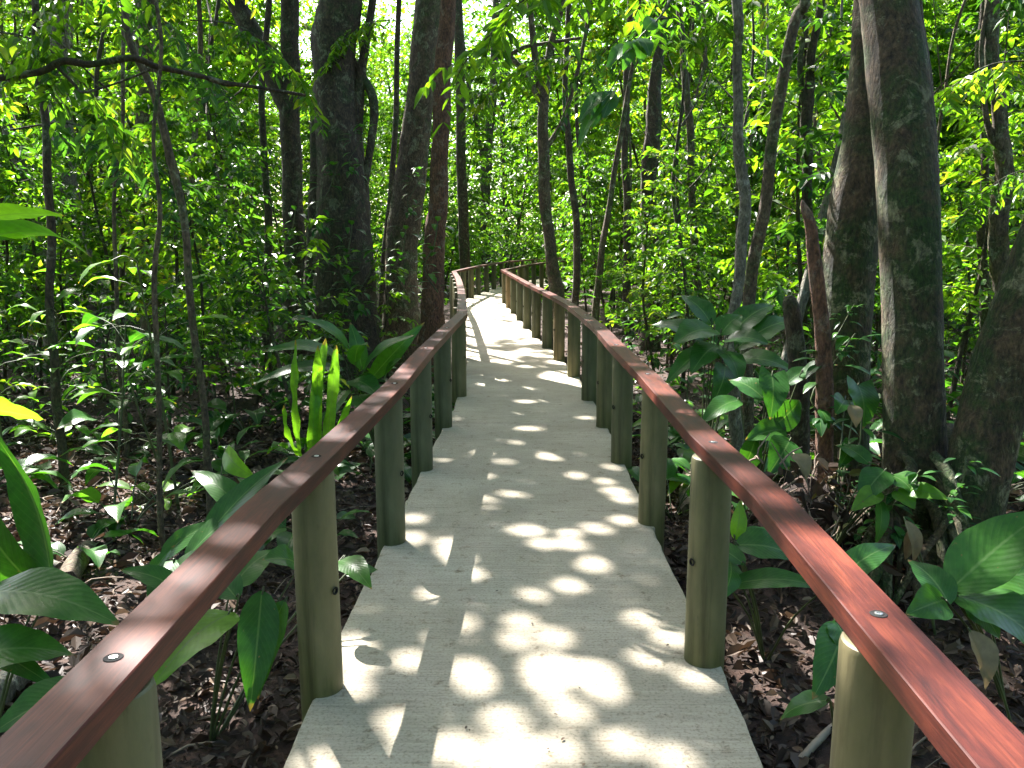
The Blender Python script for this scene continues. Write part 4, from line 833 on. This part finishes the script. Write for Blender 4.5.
# hero plants, leaf by leaf
def hero(name, label, base, leaves, mat='broad', shape='ovate', cat='plant', part='leaf', twigs=None):
    """base: world xyz of the root; leaves: (bx,by,bY, tx,ty,tY, width m[, opts])"""
    o = np.array([base[0], base[1], float(gz(base[0], base[1])) if len(base) < 3 else base[2]])
    root = empty(name, o, label, cat)
    for k, l_ in enumerate(leaves):
        b_ = P(*l_[0:3])-o; t_ = P(*l_[3:6])-o; op = dict(l_[7]) if len(l_) > 7 else {}
        mm = op.pop('mat', mat); op.setdefault('shape', shape); op.setdefault('nl', 20)
        mb = MB(); big_leaf(mb, b_, t_, l_[6]*(1.2 if op['shape'] == 'ovate' else 1), seed=k, **op); lf = mb.build('leaf', M[mm], root, True)
        if twigs: continue
        st = MB(); m_ = b_*.5+np.array([0, 0, .05]); d_ = (t_-b_)*.25
        tube(st, [np.r_[0, 0, -.03, .006], np.r_[m_*.9, .005], np.r_[b_, .0035], np.r_[b_+d_*.3, .003]], 12, 6); st.build('stalk', M['stem'], root, True)
    for tw in (twigs or []):
        m2 = MB(); tube(m2, [np.r_[P(*q[:3])-o, q[3]] for q in tw], len(tw)*5, 6, .04); m2.build('twig', M['stem'], root, True)
    return root
U1 = dict(nrm=(0, -.5, 1)); U2 = dict(nrm=(.3, -.9, .5)); U3 = dict(nrm=(-.4, -.8, .6))
hero('broadleaf_plant', 'large dark glossy plant at the left edge with one yellow-lit leaf', (-1.95, 2.9), [
    (-15, 592, 2.5, 122, 626, 2.45, .17, dict(nrm=(0, -.35, 1), bow=.12, fold=.1)),
    (-40, 660, 2.3, 75, 655, 2.4, .15, dict(nrm=(.1, -.3, 1))),
    (-45, 640, 2.6, 60, 690, 2.3, .10, dict(nrm=(.3, -.6, .7))),
    (52, 585, 2.9, -12, 425, 3.1, .17, dict(nrm=(-.6, -1, .1), bow=-.08, fold=.25, curl=-.1)),
    (40, 590, 3.0, -30, 470, 3.0, .16, dict(nrm=(-.3, -1, .3))),
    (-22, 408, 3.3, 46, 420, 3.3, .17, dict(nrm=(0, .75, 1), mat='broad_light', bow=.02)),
    (90, 690, 2.3, -10, 735, 2.1, .12, dict(nrm=(0, -.6, 1)))])
hero('broadleaf_plant', 'clump of long lance leaves behind the left handrail near the ground', (-1.55, 4.0), [
    (200, 545, 3.7, 288, 458, 3.9, .13, dict(nrm=(-.5, -.8, .6), bow=.06)),
    (175, 560, 3.6, 150, 620, 3.3, .10, U1), (160, 560, 3.7, 222, 520, 3.8, .09, dict(nrm=(.2, -.6, 1))),
    (170, 575, 3.6, 240, 556, 3.4, .08, dict(nrm=(0, -.7, .8))), (225, 450, 4.4, 258, 480, 4.2, .10, dict(mat='broad_light', nrm=(-.6, -.8, .3))),
    (150, 590, 3.5, 175, 545, 3.5, .08, U3), (180, 590, 3.3, 120, 570, 3.3, .09, U1), (190, 600, 3.2, 235, 590, 3.2, .09, U1), (185, 560, 3.6, 262, 505, 3.9, .10, U3), (250, 520, 4.0, 190, 470, 4.2, .12, dict(nrm=(0, -.4, 1)))])
hero('broadleaf_plant', 'glossy broad leaf reaching under the left handrail by the second post', (-1.15, 2.95), [
    (232, 612, 2.7, 150, 690, 2.35, .16, dict(nrm=(-.1, -.5, 1), bow=.1, mat='broad_light')), (238, 600, 2.8, 205, 570, 3.0, .10, U1),
    (262, 590, 3.0, 250, 712, 2.75, .12, dict(nrm=(.3, -1, .2), bow=.1)), (285, 600, 3.0, 258, 700, 2.9, .11, dict(nrm=(-.4, -1, .2))),
    (300, 565, 3.1, 262, 560, 3.0, .12, U1), (230, 590, 3.0, 275, 550, 3.2, .12, dict(nrm=(0, -.6, 1))), (340, 560, 3.4, 372, 590, 3.2, .10, dict(nrm=(.2, -.6, .9))),
    (345, 575, 3.4, 378, 570, 3.5, .08, U1)])
hero('strap_fern', 'upright bright green strap-leaved fern behind the left handrail', (-1.42, 6.2), [
    (300, 455, 6.2, 296, 340, 6.2, .055, dict(nrm=(-.3, -1, .1), bow=.05, wav=.25)), (316, 455, 6.2, 318, 345, 6.1, .075, dict(nrm=(.2, -1, .1), bow=-.06, wav=.3)), (325, 455, 6.2, 336, 345, 6.3, .08, dict(nrm=(.4, -1, .1), bow=.06, wav=.3)),
    (312, 460, 6.2, 326, 338, 6.4, .08, dict(nrm=(0, -1, .1), wav=.2)), (305, 460, 6.2, 284, 405, 6.0, .05, dict(nrm=(-.5, -1, .2), wav=.2)), (322, 455, 6.2, 352, 395, 6.0, .05, dict(nrm=(.5, -1, .2), wav=.2))], 'broad_light', 'strap', 'fern')
hero('broadleaf_plant', 'glossy leafy clump between the strap fern and the left handrail', (-1.1, 7.0), [
    (345, 360, 6.8, 262, 352, 6.4, .17, U1), (350, 350, 6.8, 300, 318, 6.6, .14, U1), (355, 365, 6.8, 368, 345, 6.3, .12, U1), (362, 375, 6.8, 415, 335, 6.6, .16, U1), (370, 380, 6.9, 425, 322, 6.9, .13, U2),
    (352, 380, 6.7, 382, 400, 6.4, .18, U1), (348, 390, 6.7, 330, 425, 6.4, .14, U3), (362, 370, 6.9, 350, 322, 7.0, .12, U2), (385, 380, 6.8, 402, 358, 6.7, .12, U1), (358, 395, 6.6, 378, 432, 6.2, .16, U2), (345, 370, 6.8, 252, 385, 6.5, .13, U1)])
hero('broadleaf_plant', 'large pleated glossy plant at the lower right edge', (2.05, 3.25), [
    (950, 590, 3.1, 1050, 508, 3.2, .20, dict(nrm=(-.3, -.6, .8), bow=.06)), (955, 595, 3.1, 1060, 668, 2.8, .22, dict(nrm=(.2, -.5, 1), bow=.14)), (950, 605, 3.0, 908, 560, 3.2, .12, U1),
    (960, 590, 3.15, 1055, 575, 3.2, .16, dict(nrm=(0, -.6, .9))), (945, 600, 3.0, 905, 615, 2.9, .12, dict(nrm=(-.2, -.8, .6))), (955, 585, 3.2, 990, 545, 3.4, .12, U1), (965, 600, 3.1, 1000, 640, 3.0, .12, U1), (975, 580, 3.2, 1040, 610, 3.1, .14, U1)])
hero('broadleaf_plant', 'dark leafy plant behind the right handrail at the third post', (1.15, 3.6), [
    (735, 545, 3.4, 800, 560, 3.4, .14, U1), (730, 560, 3.4, 722, 600, 3.2, .10, U2), (728, 585, 3.3, 832, 590, 3.2, .09, U1), (740, 550, 3.5, 775, 530, 3.6, .10, U1), (830, 585, 3.1, 896, 545, 3.3, .10, dict(nrm=(0, -.6, 1))),
    (745, 565, 3.3, 700, 545, 3.5, .08, U1), (735, 540, 3.5, 740, 500, 3.6, .06, dict(mat='broad_light', nrm=(0, -1, .2)))])
hero('broadleaf_plant', 'single pale leafed seedling beside the nearest right post', (1.12, 2.65), [
    (845, 625, 2.6, 812, 700, 2.4, .12, dict(nrm=(-.2, -.9, .4))), (835, 620, 2.6, 850, 665, 2.5, .10, U2), (830, 700, 2.4, 780, 720, 2.5, .07, U1)])
hero('heart_leaf_plant', 'plant with pale heart leaves between the handrail and dead stem', (1.5, 5.1), [
    (772, 375, 5.1, 770, 420, 4.9, .19, dict(shape='heart', nrm=(.1, -1, .45), bow=.1)), (800, 375, 5.1, 838, 365, 5.0, .10, U1), (785, 385, 5.1, 815, 368, 5.2, .1, U1),
    (790, 440, 4.9, 768, 475, 4.7, .17, dict(nrm=(-.2, -1, .3))), (765, 400, 5.1, 728, 380, 5.3, .16, U1), (740, 400, 5.2, 700, 425, 5.0, .13, U1), (785, 430, 5.0, 745, 440, 4.9, .14, U3), (770, 430, 5.0, 800, 400, 5.2, .14, U2), (755, 440, 5.0, 735, 480, 4.9, .12, U2)])
hero('climbing_aroid', 'dark heart-leaved climber on the foot of the fused tree', (1.72, 4.35), [
    (858, 385, 4.75, 862, 430, 4.6, .20, dict(shape='heart', nrm=(.3, -1, .4))), (845, 400, 4.75, 835, 415, 4.6, .13, dict(shape='heart', nrm=(-.3, -1, .4))), (850, 445, 4.5, 838, 468, 4.4, .10, dict(shape='heart', nrm=(0, -1, .3))),
    (885, 470, 4.2, 858, 505, 4.05, .13, U1), (890, 475, 4.2, 915, 495, 4.05, .14, U1), (880, 490, 4.1, 850, 512, 4.0, .09, dict(mat='broad_light', nrm=(0, -.7, .8))), (895, 490, 4.1, 915, 510, 4.0, .10, dict(mat='broad_light', nrm=(0, -.7, .8))), (870, 465, 4.3, 835, 445, 4.5, .10, U2),
    (905, 490, 4.1, 950, 500, 3.95, .08, dict(mat='broad_light', nrm=(0, -.8, .6))), (880, 500, 4.1, 875, 545, 4.0, .07, U2)])
hero('heart_leaf_plant', 'broad blue-green leaves spreading in front of the s-curved sapling', (1.35, 5.9), [
    (715, 330, 5.9, 672, 345, 5.7, .22, U1), (720, 335, 5.9, 742, 315, 6.0, .16, U1), (718, 345, 5.9, 690, 375, 5.6, .18, U1), (725, 340, 5.9, 770, 345, 5.7, .18, U1), (712, 325, 6.0, 680, 295, 6.2, .16, U1), (722, 350, 5.8, 740, 385, 5.5, .16, U2), (710, 350, 5.9, 665, 385, 5.6, .14, U1), (735, 350, 6.0, 800, 320, 6.2, .2, U1), (730, 335, 6.1, 775, 305, 6.3, .18, U1), (705, 340, 6.0, 650, 325, 6.2, .17, U1), (735, 360, 5.9, 795, 372, 5.7, .18, U1), (725, 365, 5.8, 712, 405, 5.5, .16, U2)])
hero('hanging_leaf_spray', 'drooping compound leaves hanging over the walkway at top right of centre', (0.9, 4.9, 3.1), [
    (630, 45, 4.6, 606, 70, 4.5, .075, dict(nrm=(-.5, -1, .3))), (632, 42, 4.6, 622, 72, 4.5, .07, U2), (638, 40, 4.6, 640, 66, 4.5, .08, U2), (640, 38, 4.6, 650, 58, 4.5, .07, U2),
    (608, 92, 4.6, 578, 125, 4.5, .08, U3), (604, 96, 4.6, 590, 130, 4.5, .08, U2), (612, 92, 4.6, 602, 120, 4.5, .08, U2), (615, 90, 4.6, 578, 150, 4.5, .09, dict(nrm=(-1, -1, .1))), (650, 35, 4.6, 668, 50, 4.6, .06, dict(mat='broad_light')),
    (645, 30, 4.6, 655, 20, 4.7, .07, U2)], cat='leafy branch', twigs=[[(700, -60, 4.8, .008), (665, 10, 4.7, .006), (636, 42, 4.6, .004), (612, 88, 4.6, .003), (600, 100, 4.6, .002)]])
hero('hanging_leaf_spray', 'big yellow-green leaves near the left edge above the undergrowth', (-2.4, 3.4, 0.9), [
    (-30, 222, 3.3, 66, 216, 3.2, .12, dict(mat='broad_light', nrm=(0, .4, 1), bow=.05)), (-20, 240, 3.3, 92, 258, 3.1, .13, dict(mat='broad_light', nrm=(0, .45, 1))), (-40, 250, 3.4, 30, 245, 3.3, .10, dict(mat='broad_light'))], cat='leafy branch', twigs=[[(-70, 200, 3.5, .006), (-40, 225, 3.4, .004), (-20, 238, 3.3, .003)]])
def hang(seed, mat, ls):
    r = np.random.default_rng(seed); root = bpy.data.objects.new('hanging_branch', None); COL.objects.link(root); st = MB(); B, D, N_, L_ = [], [], [], []
    main = crom([np.array([0, 0, 0]), np.array([.45, 0, .05]), np.array([.9, r.normal(0, .1), -.15]), np.array([1.25, 0, -.5])], 14); tube(st, [np.r_[q, .009*(1-.05*i)] for i, q in enumerate(main)], 18, 5, .03)
    for i in range(2, 14):
        for sd in (-1, 1):
            d = np.array([.35+r.normal(0, .2), sd*r.uniform(.3, .9), r.uniform(-.9, -.1)]); l_ = r.uniform(.2, .5); tw = crom([main[i], main[i]+d*l_*.5, main[i]+d*l_+[0, 0, -.08]], 7)
            tube(st, [np.r_[tw[0], .003], np.r_[tw[3], .002], np.r_[tw[-1], .001]], 5, 4); tg = norm(np.gradient(tw, axis=0))
            for k in range(1, 7):
                for s2 in (-1, 1):
                    if r.random() < .25: continue
                    B.append(tw[k]); D.append(tg[k]*.5+norm(np.cross(tg[k], [0, 0, 1.]))*s2*.8+[0, 0, r.uniform(-.8, .1)]); N_.append([r.normal(0, .5), r.normal(0, .5), 1]); L_.append(ls*r.uniform(.6, 1.2))
    L_ = np.array(L_); V, Q, _ = leaf_quads(np.array(B), np.array(D), np.array(N_), L_, L_*.45, .25, .18)
    st.build('twig', M['bark_dark'], root, True); link('foliage', mesh_np('foliage', V, Q, M[mat]), root); return root
hg = [hang(501, 'leaf_mid', .13), hang(502, 'leaf_dark', .11), hang(503, 'leaf_light', .12)]
for k_, (x_, y_, Y_, a_) in enumerate([(-30, 30, 5.5, 0), (60, -20, 6.5, .4), (150, -30, 5.0, 2.9), (190, 20, 8, .2), (10, 130, 7.5, .2), (260, -30, 8.5, 3.0), (620, 0, 6.5, .3), (700, 20, 8, 2.8), (690, -30, 5.2, 3.3), (800, -20, 7.5, 3.0), (960, -20, 6.5, .2), (1040, 60, 6.5, 3.0), (1050, 170, 8, 3.1), (700, 130, 9.5, .2), (390, 20, 11, 2.9), (590, 60, 10, 2.8)]):
    c = hg[k_] if k_ < 3 else copy_tree(hg[k_ % 3]); c.location = P(x_, y_, Y_); c.rotation_euler = (random.uniform(-.3, .3), random.uniform(-.15, .3), a_); s_ = random.uniform(.7, 1.1); c.scale = (s_,)*3
    tag(c, 'leafy branch hanging into the top of the view', 'leafy branch', 'leafy branches hanging from above')
# dry curled leaf & rubble at the tree foot
hero('dead_leaf', 'curled pale dry leaf hanging at the foot of the fused tree', (2.0, 3.75), [(905, 520, 3.8, 912, 565, 3.75, .06, dict(nrm=(.3, -1, .2), fold=.7, bow=.15)), (912, 528, 3.8, 905, 560, 3.78, .05, dict(nrm=(-.3, -1, .2), fold=.8))], 'dry_leaf', cat='dead leaf')
hero('dead_leaf', 'brown dry leaf drooping under the pleated plant at lower right', (1.95, 3.0), [(970, 630, 2.9, 985, 690, 2.8, .09, dict(nrm=(.3, -1, .2), fold=.5, bow=.12))], 'dry_leaf', cat='dead leaf')
if 0: hero('dead_leaf', 'withered yellowish leaf standing upright in the left undergrowth', (-2.5, 4.9), [(86, 415, 4.8, 76, 470, 4.7, .09, dict(nrm=(.6, -1, .1), fold=.9, bow=.1))], 'dry_leaf', cat='dead leaf', twigs=[[(96, 395, 4.85, .003), (92, 405, 4.8, .003), (86, 416, 4.8, .002)]])
hero('dead_leaf', 'crumpled brown leaf lodged at the top of the twig heap', (1.6, 4.2), [(790, 455, 4.4, 806, 482, 4.3, .09, dict(nrm=(.4, -1, .5), fold=.7, bow=.2))], 'dry_leaf', cat='dead leaf', twigs=[[(785, 450, 4.4, .002), (790, 455, 4.4, .002)]])
hero('dead_leaf', 'pale folded leaf hanging on the climber above the root mass', (1.8, 4.1), [(850, 405, 4.5, 856, 428, 4.45, .07, dict(nrm=(.1, -1, .3), fold=.6))], 'dry_leaf', cat='dead leaf', twigs=[[(848, 398, 4.5, .002), (850, 405, 4.5, .002)]])
for k_, (x_, y_, Y_, sc_) in enumerate([(850, 500, 4.55, .5), (905, 540, 4.1, .38), (955, 520, 4.0, .34), (835, 430, 4.9, .6), (872, 560, 4.2, .4)]):
    c = copy_tree(cl[k_ % 2]); c.location = P(x_, y_, Y_); c.scale = (sc_*1.3, sc_*1.3, sc_); c.rotation_euler = (0, 0, random.uniform(-.4, .4)); tag(c, 'leafy climber clinging to a tree trunk', 'climber', 'leafy climbers clinging to trunks')
# heap of roots, dry leaves and twigs left of the fused tree
mb = MB(); c0 = P(815, 490, 4.5)
for q in range(150):
    s = c0+np.array([rng.normal(0, .13), rng.normal(0, .15), rng.uniform(-.42, .16)]); a = rng.uniform(0, 6.28); l_ = rng.uniform(.08, .3)
    e = s+np.array([math.cos(a)*l_*.6, math.sin(a)*l_*.5, rng.normal(-.06, .12)]); r = rng.uniform(.0012, .006)
    tube(mb, [np.r_[s, r], np.r_[(s+e)/2+rng.normal(0, .02, 3), r], np.r_[e, r*.5]], 6, 5)
heap = empty('debris_heap', (c0[0], c0[1], float(gz(c0[0], c0[1]))), 'tangled heap of dry twigs, rootlets and dead leaves beside the dead stem', 'twig heap')
tag(mb.build('tangle', M['twig'], heap, True, origin=heap.location), kind='stuff')
n = 260; B = c0+np.stack([rng.normal(0, .16, n), rng.normal(0, .18, n), rng.uniform(-.5, .12, n)], 1); D = rng.normal(0, 1, (n, 3)); Nn = rng.normal(0, 1, (n, 3)); l_ = rng.uniform(.04, .13, n)
V, Q, _ = leaf_quads(B, D, Nn, l_, l_*.5, .5, .1); link('dead_leaves', mesh_np('dead_leaves', V-np.array(heap.location), Q, M['litter']), heap)
c1 = c0+[0, .12, -.28]; th_ = np.linspace(0, 6.28, 15)[:-1]
mb = MB(); tube(mb, [np.r_[c1+[0, 0, -.3], .30], np.r_[c1, .24], np.r_[c1+[0, 0, .22], .15], np.r_[c1+[0, 0, .32], .04]], 14, 14, .16, 9); mb.build('soil_mound', M['soil'], heap, True, origin=heap.location)

# fallen logs and sticks
def log(name, label, rows, mat, cat='fallen branch', z=None, rough=.1):
    p = []
    for px, py, wpx in rows:
        g = G(px, py, GZ+.04); zc = np.linalg.norm(g-np.array([0, 0, H])); p.append(np.r_[g[0], g[1], float(gz(g[0], g[1]))+wpx/F*zc/2+.01, wpx/F*zc/2])
    o = p[0][:3].copy(); r = empty(name, o, label, cat); mb = MB(); tube(mb, [np.r_[q[:3]-o, q[3]] for q in p], len(p)*5, 12, rough, 5); mb.build('wood', M[mat], r, True)
log('fallen_log', 'short mossy log lying on leaf litter behind the left handrail', [(68, 606, 20), (78, 580, 18), (90, 560, 14)], 'bark')
log('fallen_stick', 'pale grey stick lying on the litter at the left edge', [(-20, 556, 8), (20, 566, 8), (60, 578, 7)], 'bark_pale')
log('fallen_log', 'pale broken log at the lower left under the handrail', [(-10, 725, 26), (12, 702, 24), (30, 684, 18)], 'bark_pale')
log('fallen_stick', 'pale stick on the litter left of the nearest right post', [(800, 757, 7), (822, 735, 7), (835, 722, 5)], 'twig_pale')
log('fallen_log', 'curved pale root lying just beyond the third right post', [(690, 520, 16), (688, 490, 18), (698, 462, 16), (715, 440, 12)], 'bark')
log('fallen_stick', 'pale leaning stick in the left background litter', [(210, 470, 4), (222, 430, 3), (226, 400, 3)], 'twig_pale')
